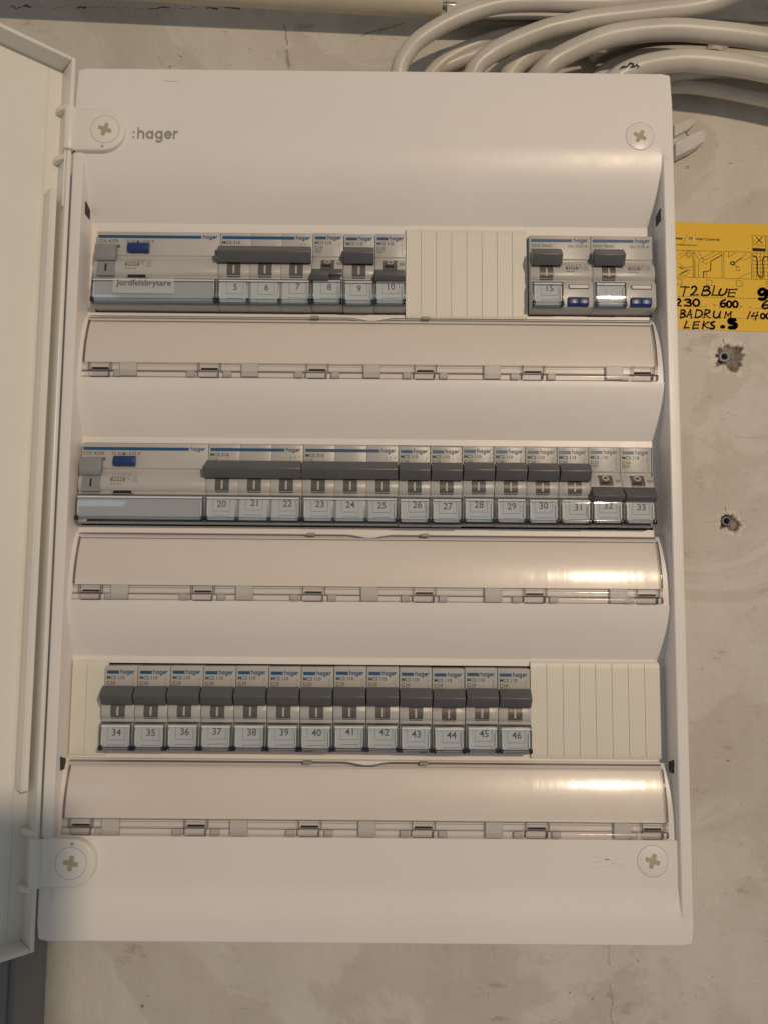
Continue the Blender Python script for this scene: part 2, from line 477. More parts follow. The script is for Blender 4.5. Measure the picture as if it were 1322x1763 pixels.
crack(jag((155, -284), (155.8, -299), 12, 1.4, 8), 0.3, 'grime', 'filler_smear')
crack(jag((156.6, -309), (157.4, -350), 22, 1.5, 18), 0.5, 'grime', 'filler_smear')
crack(jag((247, 48), (266, 47), 9, 0.5, 21), 0.18, 'grime')
crack([(p[0], p[1]) for p in arc(252, 12, 19, 110, 210, 14)], 0.07, 'grime')
for hx, hz, r, k in HOLES:
    crack(jag((hx - r - 1, hz), (hx - r - 9, hz + 1 - k), 8, 0.8, k), 0.12, 'grime')
    crack(jag((hx + r + 3, hz), (hx + r + 8, hz + 0.5), 6, 0.5, k + 3), 0.12, 'grime')
    crack(jag((hx - 1, hz + r), (hx - 1.5, hz + r + 4.5), 6, 0.5, k + 5), 0.22)
for i in range(80):                                          # knocks and specks in the paint
    if i % 3 == 0: x, z = random.uniform(205, 290), random.uniform(-260, 270)
    elif i % 3 == 1: x, z = random.uniform(-150, 280), random.uniform(-350, -285)
    else: x, z = random.uniform(-160, 20), random.uniform(305, 350)
    a = random.uniform(-0.6, 0.6) + (math.pi / 2 if i % 4 == 0 else 0); l = random.uniform(0.6, 3.5)
    crack(jag((x, z), (x + l * math.cos(a), z + l * math.sin(a)), 6, 0.5, i), random.uniform(0.12, 0.4), random.choice(['crack', 'grime', 'grime']), 'scuff')

# pale chips of plaster round the upper hole, wall plugs in both
def flake(cx, cz, pts, parent, dy=0.5):
    mb = MB(); mb.slab([(cx + a, cz + b) for a, b in pts], WY - dy * 0.4, WY + 0.1)
    return mb.build('plaster_flake', 'filler', parent, bevel=0.15, seg=1)
for idx, (hx, hz, r, k) in enumerate(HOLES):
    t = empty('wall_plug', (hx - r * 0.12, WY, hz))
    mb = MB(); ro, ri = (3.8, 2.3) if k == 1 else (3.1, 2.2)
    prof = [(1.8, ro), (0.2, ro), (-0.4, ro - 0.3), (-0.5, (ro + ri) / 2), (-0.2, ri), (9, ri)]
    seg = 28
    for a in range(seg):
        w = 2 * math.pi * a / seg
        for y, q in prof: mb.v.append((q * math.cos(w), y, q * math.sin(w)))
    n = len(prof)
    for a in range(seg):
        b = (a + 1) % seg
        for j in range(n - 1): mb.f.append((a * n + j, b * n + j, b * n + j + 1, a * n + j + 1))
    mb.build('sleeve', 'plug', t)
    d = MB(); d.slab(arc(0, 0, ri, 0, 350, 20), 7.5, 8.5); d.build('hole', 'dark', t)
    if k == 1:
        tag(t, 'grey wall plug in the large chipped hole just below the yellow sticker', 'wall plug')
    else:
        tag(t, 'grey wall plug in the smaller lower hole with a thin curved scratch above', 'wall plug')

# ------------------------------------------------------------------ distribution board
ROW = [125.3, 1.3, -122.7]           # heights of the three breaker rows
CREST = [z - 65.2 for z in ROW]
FLOOR_TOP = [155.5, 28.6, -95.0]
FLOOR_BOT = [z - 27.6 for z in ROW]
HW, HH, IN = 171.2, 240.5, 165.0     # half width, half height, half width of the inner well
FY = 16.0
P = 17.65 * (421.5 / 417.0)          # pitch of one module
ROW_X = [-159.4, -162.7, -144.4]     # left end of the row of devices
OPEN_X = [(-160.6, 162.6), (-163.4, 160.6), (-162.6, 162.6)]

def well(z):
    """depth of the moulded front at height z"""
    if z >= 197: return 0.0
    if z >= FLOOR_TOP[0]: return FY * ((197 - z) / (197 - FLOOR_TOP[0])) ** 1.75
    for k in range(3):
        if FLOOR_BOT[k] <= z <= FLOOR_TOP[k]: return FY
        if CREST[k] <= z < FLOOR_BOT[k]:
            s = (z - CREST[k]) / (FLOOR_BOT[k] - CREST[k])
            return 4.6 + 7.6 * s ** 2.4
        if k < 2 and FLOOR_TOP[k + 1] < z < CREST[k]:
            s = (CREST[k] - z) / (CREST[k] - FLOOR_TOP[k + 1])
            return 4.0 + 12.0 * s ** 1.55
    s = max(0.0, min(1.0, (z + 231) / 20.0))
    return 2.6 * s * s * (3 - 2 * s)

board = empty('distribution_board', (0, 0, -HH))
tag(board, 'white plastic distribution board with three rows of breakers and open door', 'distribution board')
BO = Vector((0, 0, HH * S))          # children are modelled in wall coordinates
def bpart(o):
    o.location = BO; return o

def front_cover():
    zs = set()
    for k in range(3):
        zs |= {FLOOR_BOT[k], FLOOR_BOT[k] - 0.02, FLOOR_TOP[k], CREST[k], CREST[k] - 0.02, ROW[k] - 23.6, ROW[k] + 23.8}
        for i in range(1, 13): zs.add(CREST[k] + (FLOOR_BOT[k] - CREST[k]) * i / 13)
        nz = FLOOR_TOP[k + 1] if k < 2 else -228
        for i in range(1, 15): zs.add(nz + (CREST[k] - nz) * i / 15)
    for i in range(0, 17): zs.add(FLOOR_TOP[0] + (197 - FLOOR_TOP[0]) * i / 16)
    ZR = [0, 0.1, 0.25, 0.5, 0.8, 1.1]
    for d in ZR: zs |= {HH - d, -HH + d}
    zs |= {222, -232, -230, -227, -224, -221, -218, -215, -211.2}
    zs = sorted(zs)
    xs = {-IN, -IN + 0.5, IN, IN - 0.5, -IN - 0.5, IN + 0.5}
    for d in ZR: xs |= {HW - d, -HW + d}
    for a, b in OPEN_X: xs |= {a, b}
    xs |= {-100, -50, 0, 50, 100}
    xs = sorted(xs)
    def rnd(d):
        return 0 if d >= 1.1 else 1.1 - math.sqrt(max(0, 1.21 - (1.1 - d) ** 2))
    bm = bmesh.new(); g = []
    for x in xs:
        col = []
        for z in zs:
            y = max(rnd(HW - abs(x)), rnd(HH - abs(z)))
            if abs(x) <= IN - 0.4: y = max(y, well(z))
            elif abs(x) < IN + 0.1 and well(z) > 0.5: y = max(y, 0.5)
            X, Z = x, z; R = 5.0
            if abs(x) > HW - R and abs(z) > HH - R:
                a = (abs(x) - HW + R) / R; b = (abs(z) - HH + R) / R
                X = math.copysign(HW - R + R * a * math.sqrt(1 - b * b / 2), x)
                Z = math.copysign(HH - R + R * b * math.sqrt(1 - a * a / 2), z)
            col.append(bm.verts.new((X * S, y * S, Z * S)))
        g.append(col)
    def inside(x, z):
        return any(OPEN_X[k][0] < x < OPEN_X[k][1] and ROW[k] - 23.6 < z < ROW[k] + 23.8 for k in range(3))
    for i in range(len(xs) - 1):
        for j in range(len(zs) - 1):
            if inside((xs[i] + xs[i + 1]) / 2, (zs[j] + zs[j + 1]) / 2): continue
            bm.faces.new([g[i][j], g[i + 1][j], g[i + 1][j + 1], g[i][j + 1]])
    # returns: 2.5 mm lip round the openings, skirt round the outside
    bnd = [e for e in bm.edges if len(e.link_faces) == 1]
    ex = bmesh.ops.extrude_edge_only(bm, edges=bnd)
    for v in [q for q in ex['geom'] if isinstance(q, bmesh.types.BMVert)]:
        outer = abs(v.co.x) > (HW - 6) * S and True
        outer = outer or abs(v.co.z) > (HH - 6) * S
        v.co.y = 22 * S if outer else v.co.y + 2.5 * S
    loose = [v for v in bm.verts if not v.link_faces]
    bmesh.ops.delete(bm, geom=loose, context='VERTS')
    bmesh.ops.recalc_face_normals(bm, faces=bm.faces[:])
    me = bpy.data.meshes.new('front_cover'); bm.to_mesh(me); bm.free()
    me.polygons.foreach_set('use_smooth', [True] * len(me.polygons))
    me.set_sharp_from_angle(angle=math.radians(28))
    me.materials.append(M['panel'])
    return bpart(link(bpy.data.objects.new('front_cover', me), board))
cover_o = front_cover()
mb = MB(); mb.box(-HW + 1.2, HW - 1.2, 21, WY - 0.5, -HH + 1.2, HH - 1.2)
bpart(mb.build('back_box', 'panel', board, bevel=2.0))
for k in range(3):
    mb = MB(); a, b = OPEN_X[k]
    mb.box(a - 1, b + 1, 19.5, 20.8, ROW[k] - 25.5, ROW[k] + 25.5)
    bpart(mb.build('dark_interior', 'dark', board))

# brand on the front
mb = MB(); hager(mb, -136.8, 197.9, 6.6, 25.4, -0.06, 0.20)
bpart(mb.build('brand_lettering', 'logo', board))

def on_front(pts, w, mat, name):
    mb = MB(); vs = []; n = len(pts)
    for i, p in enumerate(pts):
        t = Vector(pts[min(i + 1, n - 1)]) - Vector(pts[max(i - 1, 0)]); t.normalize()
        k = w * (0.35 if i in (0, n - 1) else 1)
        for s_ in (1, -1):
            x_, z_ = p[0] - s_ * t.y * k, p[1] + s_ * t.x * k
            vs.append((x_, well(z_) - 0.05, z_))
    mb.add(vs, [(2 * i, 2 * i + 1, 2 * i + 3, 2 * i + 2) for i in range(n - 1)])
    bpart(mb.build(name, mat, board))
M['scratch'] = plastic('scratched_plastic', (0.88, 0.86, 0.82), 0.6, 0.05, 200)
M['scuffed'] = plastic('scuffed_plastic', (0.62, 0.585, 0.53), 0.6, 0.05, 200)
for i, (a, b) in enumerate((((118, -195), (137, -201)), ((119, -199), (136, -196.5)), ((120, -202.5), (131, -199.5)))):
    on_front(jag(a, b, 8, 0.6, i + 40), 0.16, 'scratch', 'scratch')
    on_front(jag((a[0], a[1] - 0.35), (b[0], b[1] - 0.35), 8, 0.6, i + 40), 0.13, 'scuffed', 'scratch')
for i in range(26):
    z_ = random.choice([random.uniform(165, 235), random.uniform(32, 58), random.uniform(-92, -66), random.uniform(-236, -192)]); x_ = random.uniform(-150, 155)
    a_ = random.uniform(0, 3.1); l_ = random.choice([0.25, 0.3, 0.4, 0.5, 2.0, 3.0])
    on_front([(x_, z_), (x_ + l_ * 0.5 * math.cos(a_) + 0.05, z_ + l_ * 0.5 * math.sin(a_)), (x_ + l_ * math.cos(a_), z_ + l_ * math.sin(a_))], 0.12 if l_ < 1 else 0.06, 'scuffed' if i % 3 else 'logo', 'speck')
on_front([(-122, 233.6), (-117, 232.6), (-112, 232.8)], 0.12, 'logo', 'scuff')

# dark catch slots in the side walls of the well
for x, z, s in ((-IN, 158.5, -1), (IN, 157.5, 1), (-IN, -152.5, -1), (IN, -151.5, 1)):
    mb = MB()
    inx = x - s * 0.75
    mb.add([(inx, 5.2, z + 4.6), (inx, 11.5, z + 2.4), (inx, 11.8, z - 3.0), (inx, 5.6, z - 2.6)], [(0, 1, 2, 3)])
    mb.add([(inx + s * 1.5, y, q) for _, y, q in mb.v[:4]], [(3, 2, 1, 0)])
    mb.add([], [(-8 + i, -8 + (i + 1) % 4, -4 + (i + 1) % 4, -4 + i) for i in range(4)])
    bpart(mb.build('catch_slot', 'black', board))

# screws
def screw(x, z, rot, y0):
    seg = 40
    mb = MB(); mb.slab(arc(x, z, 8.0, 0, 351, seg - 1), y0 - 0.12, y0 + 2)
    o = bpart(mb.build('screw', 'panel', board, bevel=0.1, seg=2))
    # cross-shaped recess, seen as a sunk tinted cross with its own walls
    c = MB(); pts = []
    arm, w = 3.9, 1.05
    for q in range(4):
        a = math.radians(rot + 90 * q)
        ca, sa = math.cos(a), math.sin(a)
        for u, v in ((w * 1.25, -w * 1.25), (arm, -w), (arm, w)):
            pts.append((x + u * ca - v * sa, z + u * sa + v * ca))
    n = len(pts)
    yb, yt = y0 - 0.08, y0 - 0.19
    ce = [(x + (p[0] - x) * 0.86, z + (p[1] - z) * 0.86) for p in pts]
    c.add([(p[0], yt, p[1]) for p in pts] + [(p[0], yt + 0.04, p[1]) for p in ce], [(i, (i + 1) % n, n + (i + 1) % n, n + i) for i in range(n)])
    c.add([(p[0], yt + 0.04, p[1]) for p in ce] + [(x, yt + 0.05, z)], [(i, (i + 1) % n, n) for i in range(n)])
    k = c.build('cross_recess', 'cream', o)
    return o
M['recess'] = plastic('screw_recess_plastic', (0.44, 0.40, 0.28), 0.3, 0.1, 200)
for x, z, rot, y0 in ((152.0, 202.3, 62, 0), (151.3, -198.6, 72, 2.62), (-152.3, 201.8, 70, -2.6), (-153.7, -200.2, 80, -2.6)):
    s_ = screw(x, z, rot, y0)
    s_.children[0].data.materials.clear(); s_.children[0].data.materials.append(M['recess'])
    g_ = MB(); g_.slab(arc(x, z, 8.22, 0, 351, 39), y0 - 0.03, y0 + 0.4)
    rim = g_.build('seat_ring', 'logo', s_)

# hinge plates: rounded tongue under the left screws, ending in a barrel
for z0, z1 in ((189.5, 214.6), (-212.8, -188.2)):
    zc = (z0 + z1) / 2; r = (z1 - z0) / 2
    out = [(-171.5, z0), (-153.5, z0)] + arc(-153.5, zc, r, -90, 90, 18)[1:-1] + [(-153.5, z1), (-171.5, z1)]
    mb = MB(); mb.slab(out, -2.6, 3.0)
    pl = bpart(mb.build('hinge_plate', 'door', board, bevel=1.1, seg=3))
    b_ = MB(); b_.tube([(-172.4, -1.4, z0), (-172.4, -1.4, (z0 + z1) / 2), (-172.4, -1.4, z1)], 3.4, 24)
    b_.build('hinge_barrel', 'door', pl, bevel=0.3)
    d = MB(); d.slab(arc(-153.4, z0 + 2.2 if z0 > 0 else z1 - 2.2, 0.9, 0, 330, 11), -2.72, -2.3)
    d.build('locating_mark', 'recess', pl)

# door, swung open past the left edge
A = math.radians(43)
UX, UY = -math.cos(A), -math.sin(A)
NX, NY = math.sin(A), -math.cos(A)
HX, HY = -170.9, -1.4
def dpt(u, w, z):                    # u along the door, w depth behind its rim, z up
    return (HX + UX * u - NX * w, HY + UY * u - NY * w, z)
def dbox(mb, u0, u1, w0, w1, z0, z1):
    mb.add([dpt(u0, w0, z0), dpt(u1, w0, z0), dpt(u1, w1, z0), dpt(u0, w1, z0), dpt(u0, w0, z1), dpt(u1, w0, z1), dpt(u1, w1, z1), dpt(u0, w1, z1)],
           [(0, 3, 2, 1), (4, 5, 6, 7), (0, 1, 5, 4), (1, 2, 6, 5), (2, 3, 7, 6), (3, 0, 4, 7)])
DZ, DW = 245.2, 336.0
mb = MB(); dbox(mb, 2.3, DW - 2.3, 14, 16.0, -DZ + 2.3, DZ - 2.3)
door = bpart(mb.build('door', 'door', board))
mb = MB()
for u0, u1, z0, z1 in ((0, 2.4, -DZ, DZ), (DW - 2.4, DW, -DZ, DZ), (2.4, DW - 2.4, DZ - 2.4, DZ), (2.4, DW - 2.4, -DZ, -DZ + 2.4)):
    dbox(mb, u0, u1, 0, 16.02, z0, z1)
mb.build('rim', 'door', door, bevel=0.7, seg=2)
# stiffening strip beside the hinge rim, and a fine rib along the skin
for ua, ub, wa in ((5.4, 9.4, 4.4), (DW - 9.4, DW - 5.4, 4.4)):
    mb = MB(); dbox(mb, ua, ub, wa, 14.01, -164, 166); dbox(mb, ub - 1.0, ub + 0.02, wa - 0.9, wa + 0.5, -164, 166)
    mb.build('stiffening_strip', 'door', door, bevel=0.3, seg=1)
mb = MB(); dbox(mb, 9.8, 10.8, 13.3, 14.01, -DZ + 4, DZ - 4); mb.build('rib', 'door', door, bevel=0.3, seg=1)
for z in (216.5, 186.5, -186.0, -215.0):
    mb = MB()
    pr = [dpt(2.3, 1.5, z - 1.4), dpt(5.6, 8.5, z - 1.4), dpt(5.6, 14, z - 1.4), dpt(2.3, 14, z - 1.4)]
    mb.add(pr + [(p[0], p[1], p[2] + 2.8) for p in pr], [(0, 1, 2, 3), (7, 6, 5, 4), (0, 4, 5, 1), (1, 5, 6, 2), (2, 6, 7, 3), (3, 7, 4, 0)])
    mb.build('gusset', 'door', door, bevel=0.3, seg=1)
mb = MB(); mb.tube([dpt(3.4, 1.0, 189), dpt(3.4, 1.0, 172), dpt(3.4, 1.0, 156)], 0.45, 8); mb.build('hinge_pin', 'panel', door)

# clear index covers, one below each row
CLIPS = [-151.6, -90.5, -30.2, 30.2, 90.5, 152.0]
TABS = [-135.6, -67.7, 0.4, 67.6, 135.8]
for k in range(3):
    cz = CREST[k]; zt = FLOOR_BOT[k]; L0, L1 = -161.6, 160.4
    def yb(z): return well(z)
    zA, zB = cz + 8.9, zt - 2.6
    n = 12
    outer = [(yb(zA + (zB - zA) * i / n) - 1.7, zA + (zB - zA) * i / n) for i in range(n + 1)]
    inner = [(y + 0.9, z) for y, z in outer]
    mb = MB(); mb.prism(outer + inner[::-1], L0 + 0.8, L1 - 0.8)
    ic = bpart(mb.build('index_cover', 'sheet', board, angle=40))
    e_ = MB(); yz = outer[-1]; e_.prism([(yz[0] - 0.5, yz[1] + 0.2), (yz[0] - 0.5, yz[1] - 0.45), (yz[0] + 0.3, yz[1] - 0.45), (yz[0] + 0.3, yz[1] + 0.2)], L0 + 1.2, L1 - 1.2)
    e_.build('front_highlight_ridge', 'highlight_ridge_warm', ic)  # pale strip drawn as the bright line below the lip
    # side edges of the clear sheet
    for x in (L0, L1 - 0.9):
        e_ = MB(); e_.prism([(y - 0.25, z) for y, z in outer] + [(y + 1.5, z) for y, z in outer[::-1]], x, x + 0.9)
        e_.build('side_edge', 'sheet_edge', ic, bevel=0.2, seg=2)
    # top lip with thumb notch
    lip = MB(); xs_ = [L0, -20] + [-14 + 1.55 * i for i in range(19)] + [20, L1]
    top = []
    for x in xs_:
        t = max(0.0, 1 - abs(x) / 13.6)
        top.append(zt - 0.1 - 1.9 * (t * t * (3 - 2 * t)))
    y0 = yb(zB) - 2.0
    vs = []
    for x, z in zip(xs_, top): vs += [(x, y0 + 0.5, z), (x, y0 - 0.35, z - 0.3), (x, y0 - 0.35, zB + 0.0), (x, y0 + 1.8, zB), (x, y0 + 2.2, z)]
    fs = []
    for i in range(len(xs_) - 1):
        for j in range(5): fs.append((5 * i + j, 5 * i + (j + 1) % 5, 5 * i + 5 + (j + 1) % 5, 5 * i + 5 + j))
    lip.add(vs, fs); lip.build('top_lip', 'sheet_edge', ic, angle=20)
    for x in (-32.5, 30.5):
        t = MB(); t.box(x - 2.3, x + 2.3, y0 - 0.9, y0 + 1.6, zt - 1.2, zt + 0.5); t.build('latch', 'logo', ic, bevel=0.25, seg=1)
    # hinge strip: channel above, barrel below, snapped into clips
    yc = 4.6
    c_ = MB(); c_.prism([(yc - 0.2, cz + 8.6), (yc - 1.9, cz + 8.4), (yc - 1.9, cz + 7.6), (yc - 0.9, cz + 7.2), (yc - 0.9, cz + 5.6), (yc - 1.7, cz + 5.2), (yc - 1.7, cz + 4.7), (yc - 0.2, cz + 4.5)], L0 + 0.2, L1 - 0.2)
    c_.build('hinge_channel', 'channel', ic, bevel=0.15, seg=1)
    xsb = [L0 + 0.2] + [q for c in CLIPS[1:5] for q in (c - 6.2, c + 6.2)] + [L1 - 0.2]
    for i in range(0, len(xsb), 2):
        b_ = MB(); b_.tube([(xsb[i], yc - 0.9, cz + 2.3), ((xsb[i] + xsb[i + 1]) / 2, yc - 0.9, cz + 2.3), (xsb[i + 1], yc - 0.9, cz + 2.3)], 1.75, 16)
        b_.build('hinge_rod', 'barrel', ic)
    for x in CLIPS:
        t = MB(); t.box(x - 4.6, x + 4.6, yc - 1.2, yc - 0.25, cz + 4.9, cz + 5.7)
        cl = t.build('clip', 'black', ic, bevel=0.12, seg=1)
        t = MB(); t.tube([(x - 5.4, yc - 1.3, cz + 2.5), (x, yc - 1.3, cz + 2.5), (x + 5.4, yc - 1.3, cz + 2.5)], 1.95, 18); t.build('clip_roll', 'roll', ic, bevel=0.2, seg=1)
        t = MB(); t.box(x - 5.2, x + 5.2, yc - 1.0, yc - 0.2, cz + 0.1, cz + 0.5); t.build('clip_shadow_strip', 'lever', ic)  # solid dark strip painted as the shadow under the clip
        for s in (-1, 1):
            t = MB(); t.box(x + s * 6.0 - 0.55, x + s * 6.0 + 0.55, yc - 2.1, yc - 0.3, cz + 3.6, cz + 8.5); t.build('clip_cheek', 'channel', ic, bevel=0.15, seg=1)
            t = MB(); t.box(x + s * 10.2 - 2.3, x + s * 10.2 + 2.3, yc - 2.2, yc - 0.4, cz + 0.6, cz + 3.8)
            if abs(x + s * 10.2) < 150: t.build('frosted_stop', 'frost', ic, bevel=0.3, seg=1)
    for x in TABS:
        t = MB(); t.box(x - 4.7, x + 4.7, yc - 2.4, yc - 0.3, cz + 0.8, cz + 8.5); t.build('frosted_tab', 'frost', ic, bevel=0.35, seg=1)

# ------------------------------------------------------------------ devices
NOSE = [(24, 22.9), (12.2, 22.8), (11.0, 22.75), (10.5, 22.1), (10.5, 8.6), (11.2, 8.0), (11.3, 7.0), (9.9, 5.6), (8.3, 3.8), (7.3, 1.8), (6.8, -0.6),
        (6.9, -2.8), (7.6, -4.4), (8.5, -5.2), (8.5, -5.6), (7.4, -6.3), (6.5, -7.3), (6.1, -8.6), (6.0, -11), (6.0, -19.6), (6.6, -21.2), (8.2, -22.2), (10.6, -22.6), (24, -22.9)]
def drum_y(z):
    pts = NOSE[6:14]
    for (ya, za), (yb_, zb) in zip(pts, pts[1:]):
        if zb <= z <= za: return ya + (yb_ - ya) * (za - z) / (za - zb)
    return 7.0
LEV_UP = [(6.4, 12.8), (2.1, 8.3), (2.1, 7.6), (5.4, 2.7), (7.9, 3.3), (9.0, 6.0), (9.2, 11.6)]
LEV_DN = [(6.6, -0.5), (0.9, -5.8), (0.7, -6.4), (2.9, -8.6), (3.8, -8.4), (5.4, -6.4), (8.3, -3.4), (8.4, -1.2)]
WINF = [(7.2, -6.5), (5.2, -7.3), (4.6, -8.3), (4.45, -9.6), (4.4, -19.4), (4.9, -20.8), (6.2, -21.9)]

def nose_body(x0, x1, name='body', parent=None, mat='grey'):
    mb = MB(); mb.prism(NOSE, x0, x1)
    return mb.build(name, mat, parent, bevel=0.28, seg=2, bev_angle=40)

def strip_on_drum(mb, x0, x1, z0, z1, lift, n=5):
    vs = []
    for i in range(n + 1):
        z = z0 + (z1 - z0) * i / n; y = drum_y(z)
        vs += [(x0, y - lift, z), (x1, y - lift, z), (x1, y + 0.3, z), (x0, y + 0.3, z)]
    fs = []
    for i in range(n):
        a, b = 4 * i, 4 * i + 4
        fs += [(a, a + 1, b + 1, b), (a + 1, a + 2, b + 2, b + 1), (a + 3, a, b, b + 3)]
    fs += [(0, 3, 2, 1), (4 * n, 4 * n + 1, 4 * n + 2, 4 * n + 3)]
    mb.add(vs, fs)

def stripe(parent, x0, x1, hx0, hx1, cap=2.15):
    mb = MB(); r = 0.85
    z0, z1 = 18.6, 20.4
    out = [(x0 + 0.25, z0), (x1, z0), (x1, z1), (x0 + 0.25, z1), (x0, z1 - 0.3), (x0, z0 + 0.3)]
    mb.slab(out, 10.44, 10.55); st = mb.build('brand_stripe', 'blue', parent)
    mb = MB(); hager(mb, hx0, 18.6, cap * 1.05, hx1 - hx0, 10.43, 0.21)
    mb.build('brand_lettering', 'blue', parent)

def symbol(mb, x, z0, y=10.43):
    mb.ribbon([(x, z0), (x, z0 - 1.3)], 0.18, y, 0)
    mb.ribbon([(x - 0.5, z0 - 0.2), (x - 0.5, z0 - 1.2), (x - 0.05, z0 - 0.7)], 0.16, y, 0)
    mb.ribbon([(x - 0.9, z0 - 1.7), (x, z0 - 4.2), (x, z0 - 6.6)], 0.18, y, 0)
    mb.ribbon([(x - 0.4, z0 - 7.0), (x + 0.4, z0 - 7.0), (x + 0.4, z0 - 7.8)], 0.16, y, 0)

def label_window(parent, x0, x1, joints=(), card=True):
    """clear snap-on window: front shell, side edges, foot and clips"""
    inner = [(y + 0.75, z) for y, z in WINF]
    mb = MB(); mb.prism(WINF + inner[::-1], x0 + 0.75, x1 - 0.75)
    w = mb.build('label_window', 'win', parent, angle=30)
    for xa in (x0, x1 - 0.75):
        e_ = MB(); e_.prism([(y - 0.12, z) for y, z in WINF] + [(y + 1.5, z) for y, z in WINF[::-1]], xa, xa + 0.75)
        e_.build('window_edge', 'win_edge', w, bevel=0.15, seg=2)
    r_ = MB(); r_.prism([(4.72, -8.05), (4.38, -8.45), (4.30, -8.9), (4.7, -9.0), (4.95, -8.2)], x0 + 0.9, x1 - 0.9)  # pale ridges painted as highlights along the bend and both sides
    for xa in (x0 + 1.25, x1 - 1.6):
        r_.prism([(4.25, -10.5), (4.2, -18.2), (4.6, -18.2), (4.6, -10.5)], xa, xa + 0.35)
    r_.build('window_highlight_ridge', 'highlight_ridge', w)
    f_ = MB(); f_.prism([(4.1, -19.2), (4.0, -19.8), (4.7, -21.3), (6.4, -22.15), (7.6, -22.2), (6.4, -21.2), (5.0, -19.4)], x0 + 0.2, x1 - 0.2)
    f_.build('window_foot', 'win_edge', w, bevel=0.12, seg=1)
    for xj in [x0 + 0.6] + list(joints) + [x1 - 0.6]:
        c_ = MB(); c_.box(xj - 0.95, xj + 0.95, 3.75, 6.2, -21.3, -18.9); c_.build('window_clip', 'win_dark', w, bevel=0.35, seg=2)
    return w

def label_card(parent, x0, x1, number=None, dx=0.0, dz=0.0, rot=0.0):
    mb = MB(); mb.box(x0 + 1.0, x1 - 1.0, 5.75, 5.95, -20.6, -8.4)
    c = mb.build('label_card', 'paper', parent)
    if number is None: return c
    xm = (x0 + x1) / 2 + 0.55 + dx
    pr = MB(); y = 5.70
    def rt(px, pz):
        a, b = px, pz + 12
        return (xm + a * math.cos(rot) - b * math.sin(rot), -12 + dz + a * math.sin(rot) + b * math.cos(rot))
    pr.ribbon([rt(-4.7, -8.5), rt(-4.7, -15.5), rt(4.7, -15.5), rt(4.7, -8.5)], 0.24, y, 0)
    pr.ribbon([rt(-4.7, -20.4), rt(-4.7, -18.2), rt(4.7, -18.2), rt(4.7, -20.4)], 0.24, y, 0)
    tx, tz = rt(0.2, -12.9)
    put_text(pr, str(number), tx, tz - 0.3, 3.8, y, align='C', rot=rot, bold=0.012)
    pr.build('label_print', 'number_ink', c)
    return c

_proto = {}
def pole_details(parent, xc, up=True, broken=False, lever=True):
    """lever stem, I/O mark and status flag of one pole centred on xc"""
    mb = MB()
    if up: strip_on_drum(mb, xc - 3.9, xc + 3.9, 4.2, -5.1, 0.25)
    else: strip_on_drum(mb, xc - 3.9, xc + 3.9, 6.3, -2.5, 0.25)
    st = mb.build('lever_stem', 'stem', parent, bevel=0.12, seg=1, bev_angle=50)
    mk = MB()
    if up:
        vs = []
        for z in (1.6, 0.4, -0.8, -2.0, -3.2): vs += [(xc - 0.5, drum_y(z) - 0.30, z), (xc + 0.5, drum_y(z) - 0.30, z)]
        mk.add(vs, [(2 * i, 2 * i + 1, 2 * i + 3, 2 * i + 2) for i in range(4)])
    else:
        o, i_ = arc(xc, 4.6, 2.0, 0, 360, 20, 1.6), arc(xc, 4.6, 1.25, 0, 360, 20, 0.85)
        vs = [(x, drum_y(z) - 0.32, z) for x, z in o] + [(x, drum_y(z) - 0.32, z) for x, z in i_]
        mk.add(vs, [(j, j + 1, 22 + j, 21 + j) for j in range(20)])
        sl = MB(); strip_on_drum(sl, xc - 3.2, xc + 2.0, 2.3, 0.6, 0.29, 2); sl.build('stem_slot', 'black', st)
    mk.build('indicator_mark', 'mark', st)
    fl = MB(); strip_on_drum(fl, xc + 5.2, xc + 8.3, 3.6, 2.2, 0.12, 2)
    fl.build('status_flag', 'logo', parent)
    fr = MB(); strip_on_drum(fr, xc + 5.0, xc + 8.4, 4.2, 3.75, 0.3, 2); fr.build('status_hood', 'grey2', parent)
    if lever:
        lv = MB(); pf = LEV_UP if up else LEV_DN
        if broken:
            h = [(6.4, -0.6), (4.2, -2.9), (3.4, -4.0), (3.6, -5.2), (5.2, -5.4), (8.3, -3.4), (8.4, -1.2)]
            lv.prism(LEV_DN, xc - P / 2 + 0.2, xc + P / 2 - 7.6)
            lv.prism(h, xc + P / 2 - 7.7, xc + P / 2 - 0.4)
        else:
            lv.prism(pf, xc - P / 2 + 0.36, xc + P / 2 - 0.36)
        lv.build('lever', 'lever', parent, bevel=0.22, seg=2, bev_angle=20)

def build_single(up=True, broken=False):
    t = empty('circuit_breaker')
    nose_body(0.14, P - 0.14, 'body', t)
    pole_details(t, P / 2, up, broken)
    stripe(t, 1.2, 7.6, 7.8, P - 1.5, 2.3)
    mb = MB()
    put_text(mb, 'MCS 110', 1.2, 15.7, 1.95, 10.43, width=9.6, bold=0.012)
    put_text(mb, 'C10', 1.2, 12.9, 1.85, 10.43, width=4.6, bold=0.012)
    mb.build('model_lettering', 'ink', t)
    mb = MB()
    put_text(mb, '6000', 1.3, 11.2, 1.1, 10.43, width=3.8)
    mb.ribbon([(1.2, 12.5), (5.2, 12.5), (5.2, 11.0), (1.2, 11.0), (1.2, 12.5)], 0.14, 10.43, 0)
    mb.ribbon([(2.5, 10.6), (3.9, 10.6), (3.9, 9.3), (2.5, 9.3), (2.5, 10.6)], 0.14, 10.43, 0)
    symbol(mb, P - 2.0, 16.6)
    mb.build('wiring_symbol', 'ink2', t)
    label_window(t, 0.35, P - 0.35)
    return t

def copy_tree(o, parent=None):
    c = o.copy(); scn.collection.objects.link(c)
    if parent is not None: c.parent = parent
    for ch in list(o.children): copy_tree(ch, c)
    return c

